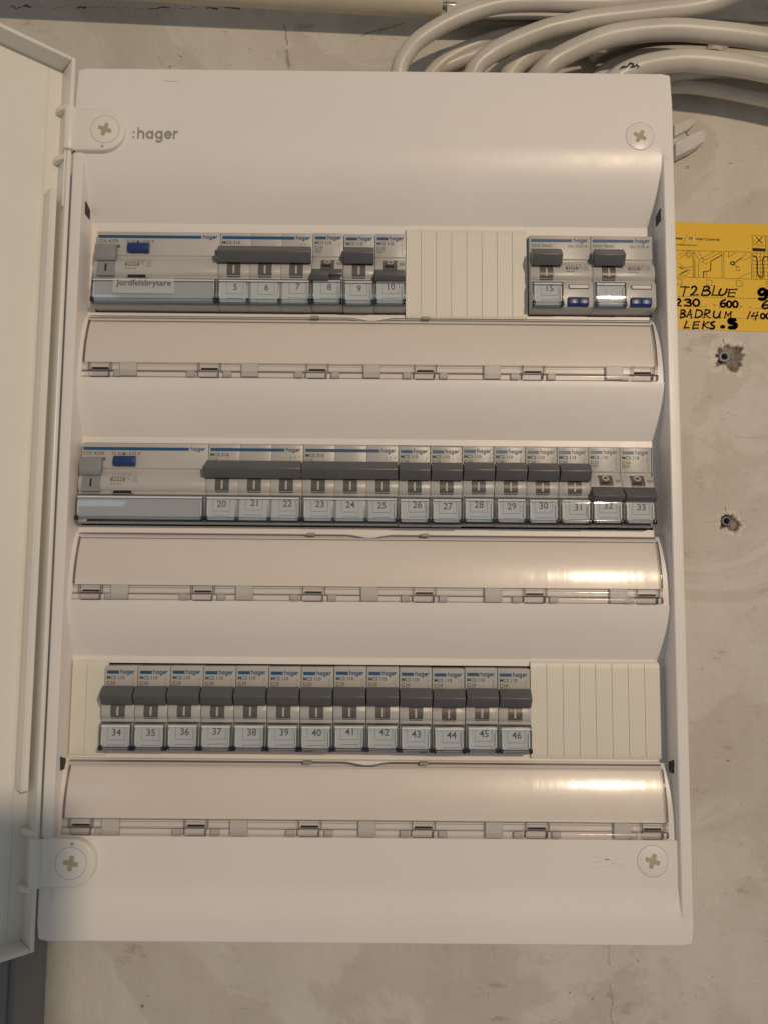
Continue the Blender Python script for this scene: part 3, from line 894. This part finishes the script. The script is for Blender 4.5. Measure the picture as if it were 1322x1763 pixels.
def single(n, row, idx_x, up=True, broken=False, label=None, where=''):
    key = (up, broken)
    if key not in _proto:
        t = _proto[key] = build_single(up, broken)
        t['fresh'] = 1
    if _proto[key].get('fresh'):
        t = _proto[key]; del t['fresh']; src = t
        src_children = [c for c in t.children]
    else:
        t = copy_tree(_proto[key])
        for ch in list(t.children):          # the number card is each breaker's own
            if ch.name.startswith('label_card'):
                for g in list(ch.children): bpy.data.objects.remove(g)
                bpy.data.objects.remove(ch)
    t.location = Vector((idx_x + random.uniform(-0.04, 0.04), random.uniform(-0.25, 0.25), ROW[row] + random.uniform(-0.3, 0.3))) * S
    t.rotation_euler = (random.uniform(-0.006, 0.006), 0, random.uniform(-0.005, 0.005))
    label_card(t, 0.35, P - 0.35, n, random.uniform(-0.9, 0.8), random.uniform(-0.5, 0.5), random.uniform(-0.025, 0.025))
    tag(t, label or f'single-pole breaker labelled {n} with lever up, {where}', 'circuit breaker', 'single-pole breakers')
    return t

def three_pole(nums, row, x, label):
    t = empty('three_pole_breaker', (x, 0, ROW[row]))
    for i in range(3):
        nose_body(i * P + (0.14 if i == 0 else 0.05), (i + 1) * P - (0.14 if i == 2 else 0.05), 'pole_body', t)
        pole_details(t, (i + 0.5) * P, True, lever=False)
        label_card(t, i * P + 0.35, (i + 1) * P - 0.35, nums[i], random.uniform(-1.2, 0.8), random.uniform(-0.5, 0.5), random.uniform(-0.035, 0.035))
    lv = MB(); lv.prism(LEV_UP, -0.1, 3 * P - 0.5)
    lv.box(-1.6, 0.2, 4.2, 7.6, 4.0, 9.4)
    lv.build('linked_lever', 'lever', t, bevel=0.22, seg=2, bev_angle=20)
    stripe(t, 1.2, 3 * P - 10.8, 3 * P - 10.4, 3 * P - 1.6, 2.2)
    mb = MB()
    put_text(mb, 'MCS 316', 1.2, 15.7, 1.95, 10.43, width=10.4, bold=0.012); put_text(mb, 'C16', 1.2, 13.0, 1.75, 10.43, width=4.2)
    mb.build('model_lettering', 'ink', t)
    mb = MB()
    for q in range(3): symbol(mb, 3 * P - 2.0 - 2.3 * q, 16.4)
    mb.build('wiring_symbol', 'ink2', t)
    label_window(t, 0.35, 3 * P - 0.35, [P, 2 * P])
    tag(t, label, 'circuit breaker', 'three-pole breakers')
    return t

def schematic(mb, x, z, s=1.0, y=10.43, drum=True):
    def q(pts): return [(x + a * s, z + b * s) for a, b in pts]
    def rb(pts, w=0.24):
        P_ = q(pts); vs = []
        mb2 = MB(); mb2.ribbon(P_, w, 0, 0)
        # lay the flat drawing on the curved face
        mb.add([(vx, drum_y(vz) - 0.10 if vz < 7.0 else 11.0, vz) for vx, vy, vz in mb2.v], mb2.f)
    for i in range(5): rb([(1.2 + 1.7 * i, 5.0), (1.2 + 1.7 * i, 3.2), (1.2 + 1.7 * i, 1.4), (1.2 + 1.7 * i, -0.6)])
    rb([(0.2, 2.1), (9.0, 2.1), (9.0, 0.4), (0.2, 0.4), (0.2, 2.1)]); rb([(0, 0.8), (9.4, 0.8)], 0.12)
    rb([(9.4, 4.4), (11.4, 4.4), (11.4, 3.2), (9.8, 3.2), (9.8, 1.4), (11.4, 1.4), (11.4, 0.4)])
    rb([(13.0, 2.2), (15.6, 2.2), (15.6, -0.2), (13.0, -0.2), (13.0, 2.2)]); rb([(13.3, 0.6), (13.9, 1.6), (14.6, 0.5), (15.3, 1.5)])
    rb([(13.8, 3.0), (14.3, 4.4), (14.8, 3.0)])
    rb([(1.0, -1.6), (2.0, -1.6)], 0.5); rb([(2.8, -1.6), (3.4, -1.6)], 0.5); rb([(4.4, -1.6), (5.0, -1.6)], 0.5); rb([(6.0, -1.6), (6.6, -1.6)], 0.5)
    rb([(0.7, 1.3), (1.4, 1.3)], 0.8); rb([(7.7, 1.3), (8.4, 1.3)], 0.8)

def rcd(row, x, label, tape):
    W4 = 4 * P
    t = empty('residual_current_switch', (x, 0, ROW[row]))
    nose_body(0.14, W4 - 0.14, 'body', t)
    stripe(t, 0.9, W4 - 11.0, W4 - 10.6, W4 - 1.6, 2.2)
    mb = MB(); put_text(mb, 'CDS 425R', 0.7, 16.0, 1.9, 10.43, width=12.2, bold=0.01); put_text(mb, '25 A/IΔn 0.03 A', 17.0, 16.0, 1.8, 10.43, width=16.4, bold=0.01)
    put_text(mb, 'TESTER EN M. OVERHAG', 19.4, 8.9, 0.75, 10.43, width=11.8)
    mb.build('model_lettering', 'ink2', t)
    # grey rocker with a raised head
    lv = MB(); lv.prism([(10.8, 14.4), (7.6, 14.0), (6.6, 12.6), (6.3, 9.6), (6.4, 6.2), (7.3, 4.0), (10.5, 4.4)], 0.5, 12.4)
    r = lv.build('rocker', 'lever_grey', t, bevel=0.35, seg=2, bev_angle=20)
    st = MB(); strip_on_drum(st, 2.2, 12.6, 4.6, -5.2, 0.35); st.build('rocker_stem', 'lever_grey', r, bevel=0.2, seg=1, bev_angle=50)
    mk = MB(); vs = []
    for z in (1.9, 0.7, -0.5, -1.7, -2.6): vs += [(6.8, drum_y(z) - 0.42, z), (7.8, drum_y(z) - 0.42, z)]
    mk.add(vs, [(2 * i, 2 * i + 1, 2 * i + 3, 2 * i + 2) for i in range(4)]); mk.build('indicator_mark', 'black', r)
    sl = MB(); sl.box(3.0 if row == 1 else 12.2, 13.6, 10.3, 10.6, 12.9, 14.5); sl.build('rocker_slot', 'lever', t)
    bt = MB(); bt.prism([(10.8, 15.6), (8.6, 15.2), (7.5, 14.4), (7.2, 11.4), (8.0, 9.8), (10.8, 9.6)], 18.7, 30.8)
    bt.build('test_button', 'button', t, bevel=0.35, seg=2, bev_angle=20)
    mb = MB(); schematic(mb, 17.6, 0.6, 0.98); mb.build('wiring_symbol', 'ink2', t)
    fr = MB(); fr.box(19.2, 31.0, 6.3, 8.6, -4.6, -4.0); fr.box(19.2, 19.9, 6.3, 8.6, -6.0, -4.6); fr.box(30.3, 31.0, 6.3, 8.6, -6.0, -4.6)
    fo = fr.build('flag_hood', 'grey2', t, bevel=0.2, seg=1)
    sl = MB(); sl.box(19.9, 30.3, 7.0, 8.6, -6.0, -4.6); sl.build('flag_slot', 'dark', fo)
    label_window(t, 0.3, W4 - 0.3, ())
    mb = MB(); mb.box(1.2, W4 - 1.2, 5.75, 5.95, -20.4, -8.5); c = mb.build('label_card', 'blank_card', t)
    if tape:
        tp = MB(); q = [(y - 0.10, z) for y, z in [(6.6, -6.4)] + WINF[1:4] + [(4.42, -16.4)]]
        vs = []
        for y, z in q: vs += [(12.6, y, z), (47.3, y, z)]
        tp.add(vs, [(2 * i, 2 * i + 1, 2 * i + 3, 2 * i + 2) for i in range(len(q) - 1)])
        lab = tp.build('name_tape', 'tape', t)
        tx = MB(); put_text(tx, 'Jordfelsbrytare', 14.6, -11.9, 3.5, 4.2, width=31.0, bold=0.004); tx.build('name_lettering', 'ink', lab)
    tag(t, label, 'residual current switch', 'residual current switches')
    return t

def combo(row, x, label, number):
    W2 = 2 * P
    t = empty('residual_current_breaker', (x, 0, ROW[row]))
    nose_body(0.14, W2 - 0.14, 'body', t)
    pole_details(t, P / 2 + 0.2, True)
    stripe(t, 1.0, 24.6, 25.0, W2 - 1.6, 2.3)
    mb = MB(); put_text(mb, 'ADA 966G', 1.0, 15.7, 1.7, 10.43, width=12.2); put_text(mb, 'IΔn 0.03 A', W2 - 1.8, 15.5, 1.7, 10.43, width=11.4, align='R')
    schematic(mb, 20.0, 0.8, 0.82)
    put_text(mb, 'TESTER EN', 22.0, -16.4, 0.8, 5.9, width=8.0); mb.build('model_lettering', 'ink2', t)
    label_window(t, 0.6, P + 0.3); label_card(t, 0.8, P + 0.1, number, 0.6, 0.6)
    fr = MB(); fr.box(21.4, 33.0, 5.7, 6.4, -11.0, -8.4); f = fr.build('flag_window', 'ink', t, bevel=0.2, seg=1)
    g = MB(); g.box(21.9, 32.5, 5.6, 5.75, -10.6, -8.8); g.build('flag_pane', 'shard', f)
    bt = MB(); bt.prism([(6.4, -15.9), (4.6, -16.3), (4.2, -17.2), (4.3, -20.0), (5.4, -21.2), (8, -21.4)], 20.9, 26.6)
    bt.prism([(6.4, -15.9), (4.6, -16.3), (4.2, -17.2), (4.3, -20.0), (5.4, -21.2), (8, -21.4)], 26.8, 32.6)
    bt.build('test_button', 'button', t, bevel=0.3, seg=2, bev_angle=20)
    tag(t, label, 'circuit breaker', 'two-module breakers with blue buttons')
    return t

x = ROW_X[0]
rcd(0, x, 'wide residual current switch with blue button, taped label Jordfelsbrytare, top left', True)
three_pole((5, 6, 7), 0, x + 4 * P, 'three-pole breaker with wide lever and labels 5, 6, 7 in the top row')
single(8, 0, x + 7 * P, False, True, 'single-pole breaker numbered 8 with its chipped dark lever down')
single(9, 0, x + 8 * P, where='between the two lowered levers in the top row')
single(10, 0, x + 9 * P, False, label='single-pole breaker numbered 10, lever down, beside the top-row blanking plate')
combo(0, 90.2, 'two-module breaker with blue button, label 15, right of the top blanking plate', 15)
combo(0, 90.2 + 2 * P, 'two-module breaker with blue button and unnumbered label, last in the top row', None)
x = ROW_X[1]
rcd(1, x, 'wide residual current switch with blue button and empty label, left of breaker 20', False)
three_pole((20, 21, 22), 1, x + 4 * P, 'three-pole breaker labelled 20 to 22, beside the wide switch in the middle row')
three_pole((23, 24, 25), 1, x + 7 * P, 'three-pole breaker labelled 23 to 25, at the centre of the middle row')
ORD = ['first', 'second', 'third', 'fourth', 'fifth', 'sixth', 'seventh', 'eighth', 'ninth', 'tenth', 'eleventh', 'twelfth', 'thirteenth']
for i in range(6): single(26 + i, 1, x + (10 + i) * P, where=f'{ORD[i]} after the three-pole ones in the middle row')
single(32, 1, x + 16 * P, False, label='single-pole breaker numbered 32 with its dark lever down')
single(33, 1, x + 17 * P, False, label='single-pole breaker numbered 33 with lever down, last in the middle row')
x = ROW_X[2]
PITCH3 = 233.2 / 13
for i in range(13): single(34 + i, 2, x + i * PITCH3, where=f'{ORD[i]} from the left in the bottom row')

# ------------------------------------------------------------------ blanking plates
def blank(x0, n, w, zlo, zhi, label, last=None):
    t = empty('blanking_plate', (x0, FY, zlo))
    mesh = None
    for i in range(n):
        if mesh is None or (last and i == n - 1):
            ww = last if (last and i == n - 1) else w
            mb = MB(); h = zhi - zlo
            mb.prism([(-1.5, 0.6), (-1.9, 1.6), (-2.0, 4), (-2.0, h - 4), (-1.9, h - 1.6), (-1.4, h - 0.5), (-0.02, h), (-0.02, 0)], 0.09, ww - 0.09)
            me = mb.mesh('strip', bevel=0.12, seg=1, bev_angle=35); me.materials.append(M['cream'])
            if mesh is None: mesh = me
        o = bpy.data.objects.new('strip', me if (last and i == n - 1) else mesh)
        link(o, t); o.location = Vector((i * w, 0, 0)) * S
    mb = MB(); mb.box(0.3, (n - 1) * w + (last or w) - 0.3, -1.5, -0.05, 0.5, zhi - zlo - 0.5); mb.build('backing', 'cream', t)
    tag(t, label, 'blanking plate', 'ribbed blanking plates')
blank(19.2, 8, 8.84, 98.9, 153.3, 'ribbed cream blanking plate in the top row between breakers 10 and 15')
blank(89.6, 8, 9.05, -149.2, -95.9, 'ribbed cream blanking plate at the right end of the bottom row')
blank(-164.0, 2, 8.3, -149.6, -97.4, 'narrow cream blanking plate at the left end of the bottom row', last=11.6)

# ------------------------------------------------------------------ cables above the board
def cable(pts, r, label, name='cable'):
    run = []
    for i, p in enumerate(spline(pts, 7)):
        k = Vector((p.x * 0.02, p.z * 0.02, r))
        run.append(p + Vector((0, 0.9 * noise.noise(k), 0.8 * noise.noise(k + Vector((7, 3, 1))))))
    mb = MB(); mb.tube(run, r, 22)
    o = mb.build(name, 'cable'); tag(o, label, 'cable', 'grey cables above the board'); return o
cable([(13, 72, 235), (14, 66, 265), (15.3, 61, 285), (19.9, 60, 294.7), (27.5, 60, 304.2), (39.8, 60, 312.9), (52.1, 60, 319.6), (64.9, 60, 325.1), (81.9, 60, 330.2), (105, 60, 331.9), (128, 60, 331.7), (148, 60, 331.9), (167, 60, 334), (198, 58, 339.7), (250, 36, 348), (290, -10, 350), (320, -80, 340)], 5.5,  # unseen right end is bent forward to shade the cables behind
      'thick grey cable furthest left, arching from the board top up past the conduit end')
cable([(55, 76, 235), (60, 70, 270), (65.4, 64, 287.3), (75.5, 62, 296.4), (89.4, 62, 304.7), (110.4, 62, 314), (128.6, 62, 318.7), (150.8, 62, 323), (184.7, 62, 327.5), (217, 62, 332), (238, 56, 336.4), (275, 30, 341), (300, -20, 340), (322, -90, 325)], 6.1,  # out-of-frame end brought forward for the shade it casts
      'grey cable curving up between the leftmost thick cable and the glossy one')
cable([(82, 86, 240), (88, 82, 285), (93.7, 80, 299), (105.7, 79, 309.2), (123.4, 80, 318.3), (141, 80, 325), (168.8, 81, 328.5), (221, 82, 329), (300, 84, 322)], 6.4,
      'grey cable half hidden behind the glossy thick cable')
cable([(96, 76, 235), (104, 68, 276), (111.6, 62, 286.3), (122.9, 60, 294.6), (146.5, 60, 305.8), (167.8, 60, 310.8), (194.4, 60, 313.5), (217.9, 60, 312.3), (259.8, 60, 307.4), (330, 62, 296)], 6.8,
      'thickest grey cable with a long highlight, sweeping to the right edge')
cable([(140, 72, 262), (157, 64, 279.5), (172, 62, 287.5), (194.7, 62, 292.6), (215.6, 62, 293.0), (260.1, 62, 286.4), (330, 64, 270)], 6.9,
      'thick pale cable with black handwriting, just above the board right corner')
cable([(190, 84, 296), (226, 82, 301), (258, 80, 299.5), (330, 80, 290)], 5.5, 'cable showing as a thin strip between the two thickest cables at right')
cable([(160, 88, 282), (182.4, 87, 289), (205.4, 86, 291.6), (219.9, 86, 291.4), (236.4, 86, 288.9), (258.4, 86, 284.2), (279, 86, 280.7), (340, 86, 270)], 4.3,
      'lowest thin grey cable at right, sloping down over its own shadow')
cable([(228, 88, 308), (244, 87, 329), (256.6, 86, 340.1), (263.8, 82, 347.5), (290, 50, 362), (310, -20, 360)], 6.5, 'shaded cable slanting up to the top right corner')  # forward end lies out of view, shaped to throw shade
cable([(30, 93, 280), (39.5, 92, 303.5), (50.5, 92, 311), (70, 92, 318.5), (94.7, 92, 324), (150, 93, 334), (260, 93, 338)], 4.6,
      'thin cable lying against the wall inside the leftmost thick cable')
cable([(150, 90, 318), (165, 88, 326), (200, 88, 334), (244, 88, 337), (320, 88, 335)], 5.8, 'cable in the dark gap above the glossy thick cable at right')
cable([(150, 91, 296), (168, 90, 310), (200, 90, 318.5), (250, 90, 317), (320, 90, 308)], 5.2, 'cable in the dark gap just below the glossy thick cable at right')
cable([(34, 92, 285), (38, 91, 303), (60, 90, 320), (105, 90, 335), (148, 90, 343), (240, 90, 349)], 4.8, 'thin cable crossing behind the leftmost thick cable near the conduit end')
cable([(72, 90, 270), (80, 88, 296), (98, 87, 310), (130, 87, 322), (170, 88, 333), (250, 88, 343)], 5.0, 'cable squeezed between the second and third arching cables')
# handwriting on the pale cable
mb = MB()
for st in ([(160.0, 283.0), (161.8, 284.0), (163.6, 283.6)], [(164.4, 284.4), (166.2, 286.4), (168, 285.8), (168.4, 284.2), (166.6, 283.6)], [(169, 284), (170.5, 285.4), (171.8, 283.6)]):
    mb.ribbon(st, 1.1, 54.9, 0)
ink = mb.build('cable_marking', 'marker', [o for o in scn.objects if o.get('label', '').startswith('thick pale cable')][0])

# conduit along the top with a steel end piece
t = empty('conduit_pipe', (45, 80, 346.6))
mb = MB(); mb.tube([(-420, -8, 16), (-150, -3, 5.5), (0, 0, 0)], 9.2, 28); mb.build('pipe', 'pipe', t, bevel=0.5)
mb = MB(); mb.tube([(0, 0, -1.5), (4, 0, -1.6), (9.5, 0, -1.8)], 2.6, 18); mb.build('end_fitting', 'metal', t, bevel=0.3)
tag(t, 'cream conduit pipe running along the top left, ending in a steel fitting', 'pipe')
t = empty('cable_bracket', (140, 74, 344))
mb = MB(); mb.box(-92, 160, 6, 24, 3, 8); mb.build('rail', 'cable', t, bevel=0.8)
mb = MB(); mb.box(-92, 160, 4, 6.4, -8.5, 8); mb.build('flange', 'cable', t, bevel=0.6)
tag(t, 'shaded pale rail fixed behind the cables at the top edge', 'cable rail')

# broken clip on the wall beside the board
t = empty('broken_clip', (216, WY, 255))
def shard(pts, y0, y1, name, mat='shard'):
    mb = MB(); mb.slab(pts, y0, y1); return mb.build(name, mat, t, bevel=0.4, seg=1)
shard([(-8, 12), (0, 15.5), (5.6, 16.6), (7.4, 13.8), (2, 8.6), (-8, 3)], -10, -2.5, 'upper_lug')
shard([(-8, -2), (4, 4.5), (11.0, 7.6), (13.6, 4.6), (12.6, -0.6), (4, -6.4), (-8, -12.5)], -11, -3, 'lower_lug')
shard([(-8, 9), (-1, 10), (8, 5.6), (6.6, -1), (-8, -6)], -6.2, -0.2, 'saddle', 'cable')
shard([(0.4, 8.4), (1.2, 8.6), (5.4, 3.2), (4.6, 2.6)], -6.6, -5.6, 'split', 'crack')
shard([(3.5, -13.4), (5.0, -12.4), (5.8, -13.8), (4.8, -15.2), (3.6, -15.0), (4.6, -14.0)], -1.2, -0.1, 'fragment')
tag(t, 'broken translucent cable clip poking out beside the board upper right edge', 'cable clip')

# ------------------------------------------------------------------ yellow sticker
def sp(zx, zy):
    a = zx / 7.686 - 18.0; b = zy / 7.686 - 13.0
    return (213.22 + a * 0.4089 - b * 0.01064, 200.22 + a * 0.00396 - b * 0.41882)
stick = empty('yellow_sticker', (213, WY, 160))
SO = Vector((-213, -WY, -160)) * S
SY = WY - 0.35
mb = MB(); mb.slab([sp(-330, 80), sp(600, 106), sp(1900, 142), sp(1880, 1568), sp(600, 1526), sp(-300, 1500)], SY, WY - 0.1)
mb.build('sheet', 'yellow', stick).location = SO
tag(stick, 'yellow sticker with black handwriting on the wall, partly behind the board', 'sticker')
def strokes(ls, w, name='handwriting', mat='marker', y=SY - 0.05, smooth=True):
    mb = MB()
    for l in ls:
        P_ = [sp(*q) for q in l]
        if smooth and len(P_) > 2: P_ = [tuple(v) for v in spline([Vector(q) for q in P_], 4)]
        elif len(P_) > 2:
            for a, b in zip(P_, P_[1:]): mb.ribbon([a, b], w, y, 0)
            continue
        mb.ribbon(P_, w, y, 0)
        if name == 'handwriting':
            for q in P_: mb.add([(c_[0], y - 0.03, c_[1]) for c_ in arc(q[0], q[1], w * 0.5, 0, 324, 9)], [tuple(range(10))])
    mb.build(name, mat, stick).location = SO
def oval(cx, cy, rx, ry, n=14): return [(cx + rx * math.cos(2 * math.pi * i / n + 1.2), cy + ry * math.sin(2 * math.pi * i / n + 1.2)) for i in range(n + 2)]
strokes([[(165, 955), (265, 960)], [(225, 955), (195, 1075)],
         [(305, 970), (340, 948), (368, 972), (348, 1018), (295, 1065)], [(295, 1065), (385, 1062)],
         [(470, 955), (435, 1065)], [(470, 955), (525, 955), (532, 985), (465, 1008)], [(465, 1008), (530, 1010), (547, 1040), (510, 1068), (435, 1065)],
         [(605, 950), (575, 1065)], [(575, 1065), (650, 1068)],
         [(690, 985), (665, 1035), (680, 1066), (720, 1062), (755, 1030), (768, 985)],
         [(895, 990), (800, 992)], [(800, 992), (785, 1082)], [(785, 1082), (858, 1086)], [(790, 1035), (870, 1035)]], 1.4)
strokes([[(1280, 1012), (1240, 985), (1197, 1005), (1192, 1045), (1230, 1062), (1285, 1020)], [(1292, 1010), (1285, 1075), (1250, 1120), (1195, 1115)]], 2.6)
strokes([[(110, 1130), (140, 1115), (157, 1140), (140, 1165), (110, 1205)], [(110, 1205), (160, 1203)],
         [(215, 1130), (265, 1120), (292, 1140), (250, 1160)], [(250, 1160), (297, 1175), (280, 1207), (215, 1200)], oval(365, 1165, 40, 44),
         [(745, 1125), (697, 1150), (682, 1195), (710, 1220), (747, 1205), (745, 1175), (690, 1180)], oval(797, 1185, 29, 40), oval(877, 1185, 31, 40),
         [(1300, 1138), (1247, 1178), (1230, 1220), (1265, 1242), (1312, 1225), (1305, 1195), (1240, 1205)]], 1.45)
strokes([[(168, 1262), (160, 1365)], [(168, 1262), (207, 1264), (215, 1288), (172, 1310)], [(172, 1310), (217, 1322), (210, 1350), (160, 1362)],
         [(240, 1352), (290, 1258)], [(290, 1258), (300, 1368)], [(255, 1325), (300, 1322)],
         [(370, 1260), (350, 1360)], [(370, 1260), (430, 1272), (442, 1318), (402, 1354), (350, 1360)],
         [(485, 1260), (465, 1362)], [(485, 1260), (537, 1266), (535, 1295), (475, 1315)], [(475, 1315), (540, 1364)],
         [(600, 1280), (590, 1335), (615, 1366), (655, 1350), (682, 1285)], [(676, 1310), (672, 1364)],
         [(735, 1362), (755, 1290)], [(755, 1290), (782, 1335)], [(782, 1335), (822, 1285)], [(822, 1285), (812, 1372)],
         [(1070, 1290), (1035, 1372)], [(1122, 1300), (1090, 1346)], [(1090, 1346), (1168, 1336)], [(1168, 1290), (1135, 1388)], oval(1235, 1342, 26, 33), oval(1308, 1342, 28, 34)], 1.3)
strokes([[(240, 1412), (210, 1495)], [(210, 1495), (265, 1492)], [(402, 1415), (338, 1420)], [(338, 1420), (320, 1502)], [(320, 1502), (385, 1499)], [(330, 1458), (390, 1455)],
         [(465, 1415), (445, 1502)], [(525, 1420), (455, 1460)], [(455, 1460), (518, 1496)], [(602, 1415), (560, 1430), (567, 1455), (600, 1478), (585, 1506), (545, 1500)]], 1.5)
strokes([[(868, 1392), (805, 1390), (802, 1425), (880, 1450), (868, 1490), (800, 1492)]], 2.9)
strokes([[(700, 1482), (720, 1480)]], 2.8)
fr = []
def rect(x0, y0, x1, y1, t=8): return [(x0, y0), (x1, y0 + t), (x1 + 3, y1 + t), (x0 + 3, y1), (x0, y0)]
for r_ in ((-60, 465, 322, 822), (335, 478, 702, 832), (728, 488, 1090, 846), (1110, 505, 1470, 858), (100, 848, 175, 918), (500, 863, 572, 933), (890, 873, 965, 946), (1285, 885, 1360, 955), (1105, 275, 1280, 480), (1300, 280, 1480, 485)):
    fr.append(rect(*r_))
strokes(fr, 0.36, 'printed_frames', smooth=False)
strokes([[(-100, 1075), (1500, 1122)], [(60, 1210), (485, 1218)], [(655, 1228), (935, 1236)], [(1130, 1240), (1500, 1250)], [(100, 1350), (985, 1370)], [(1080, 1374), (1500, 1384)]], 0.28, 'printed_lines')
strokes([[(345, 495), (430, 640)], [(390, 490), (470, 610)], [(395, 630), (395, 828)], [(350, 600), (350, 828)], [(420, 590), (610, 490)], [(440, 620), (690, 500)], [(450, 630), (500, 660), (520, 635)],
         [(790, 500), (790, 560)], [(790, 560), (880, 510)], [(960, 590), (1020, 515)], [(980, 610), (1085, 560)], [(910, 845), (1085, 760)],
         [(870, 650), (890, 690), (920, 690)], [(900, 690), (890, 740), (930, 745), (935, 705), (900, 680)],
         [(200, 480), (140, 540)], [(235, 510), (150, 580)], oval(265, 525, 40, 50), oval(265, 525, 20, 28), [(140, 650), (200, 700), (320, 690)], [(150, 700), (240, 720)], [(170, 770), (280, 720)], [(180, 800), (230, 810), (290, 730)],
         [(1120, 560), (1470, 560)], [(1120, 610), (1470, 610)], [(1120, 660), (1470, 660)], [(1120, 710), (1470, 710)], [(1120, 760), (1470, 760)], [(1120, 810), (1470, 810)], [(1160, 510), (1160, 850)], [(1210, 510), (1210, 850)], [(1260, 510), (1260, 850)], [(1310, 510), (1310, 850)],
         [(465, 770), (500, 770), (500, 825)], [(1130, 400), (1130, 330)], [(1130, 400), (1265, 405)]], 0.36, 'printed_pictograms', smooth=False)
strokes([[(705, 535), (560, 615)], [(560, 615), (552, 745)], [(552, 745), (460, 755)], [(460, 755), (462, 828)],
         [(960, 575), (870, 640)], [(140, 800), (250, 740)], [(140, 690), (185, 720)], oval(845, 645, 26, 20),
         [(1115, 545), (1150, 560), (1170, 620), (1170, 760), (1200, 830), (1235, 830), (1245, 740), (1240, 600), (1270, 560), (1310, 570), (1320, 700)],
         [(1160, 300), (1235, 375)], [(1235, 300), (1160, 375)]], 0.85, 'printed_pipes')
mb = MB(); mb.slab([sp(1112, 440), sp(1278, 448), sp(1278, 484), sp(1112, 478)], SY - 0.05, SY - 0.01); mb.build('printed_bar', 'marker', stick).location = SO
rot = -0.028
mb = MB(); tx, tz = sp(190, 328); put_text(mb, 'tyco', tx, tz, 1.9, SY - 0.05, width=9.6, align='R', bold=0.05, rot=rot); mb.build('printed_lettering', 'marker', stick).location = SO
mb = MB(); tx, tz = sp(262, 330); put_text(mb, 'Thermal Controls', tx, tz, 1.9, SY - 0.05, width=22.2, shear=0.25, rot=rot, bold=0.025); mb.build('printed_lettering', 'marker', stick).location = SO
mb = MB(); tx, tz = sp(382, 416); put_text(mb, 'www.tycothermal.com', tx, tz, 1.35, SY - 0.05, width=23, align='R', bold=0.02, rot=rot)
for s_, zx, zy in (('V', 487, 1212), ('P=', 592, 1212), ('W', 935, 1226), ('L=', 1060, 1234)):
    mb.build('printed_lettering', 'marker', stick).location = SO
    mb = MB(); tx, tz = sp(zx, zy); put_text(mb, s_, tx, tz, 1.35, SY - 0.05, rot=rot)
mb.build('printed_lettering', 'marker', stick).location = SO
strokes([[(245, 252), (203, 375)]], 0.35, 'printed_slash')
tx, tz = sp(333, 335); mb = MB(); mb.slab(arc(tx, tz, 1.05, 0, 340, 14, 1.3), SY - 0.3, SY); mb.build('torn_spot', 'filler', stick).location = SO

# ------------------------------------------------------------------ trunking below the board, left
t = empty('cable_trunking', (-230, WY, -420))
mb = MB(); mb.box(-40, 23.6, -44, -0.2, 0, 178); mb.build('channel', 'duct', t, bevel=1.0)
mb = MB(); mb.box(-41, 20.0, -47.5, -44.1, 0, 177); mb.build('lid', 'duct', t, bevel=0.8)
tag(t, 'grey upright cable trunking on the wall below the board lower left corner', 'cable trunking')

# ------------------------------------------------------------------ the phone the picture was taken with (its shadow falls lower left)
t = empty('smartphone', (12, -419, -190))
mb = MB(); mb.slab([(-38, 6), (-32, 0), (32, 0), (38, 6), (38, 164), (32, 170), (-32, 170), (-38, 164)], -4, 4)
mb.build('case', 'black', t, bevel=1.2)
mb = MB(); mb.box(-35, 35, -4.6, -3.9, 4, 168); mb.build('screen', 'lever', t, bevel=0.3, seg=1)
tag(t, 'black smartphone held up in front of the board, shading its lower left corner', 'phone')
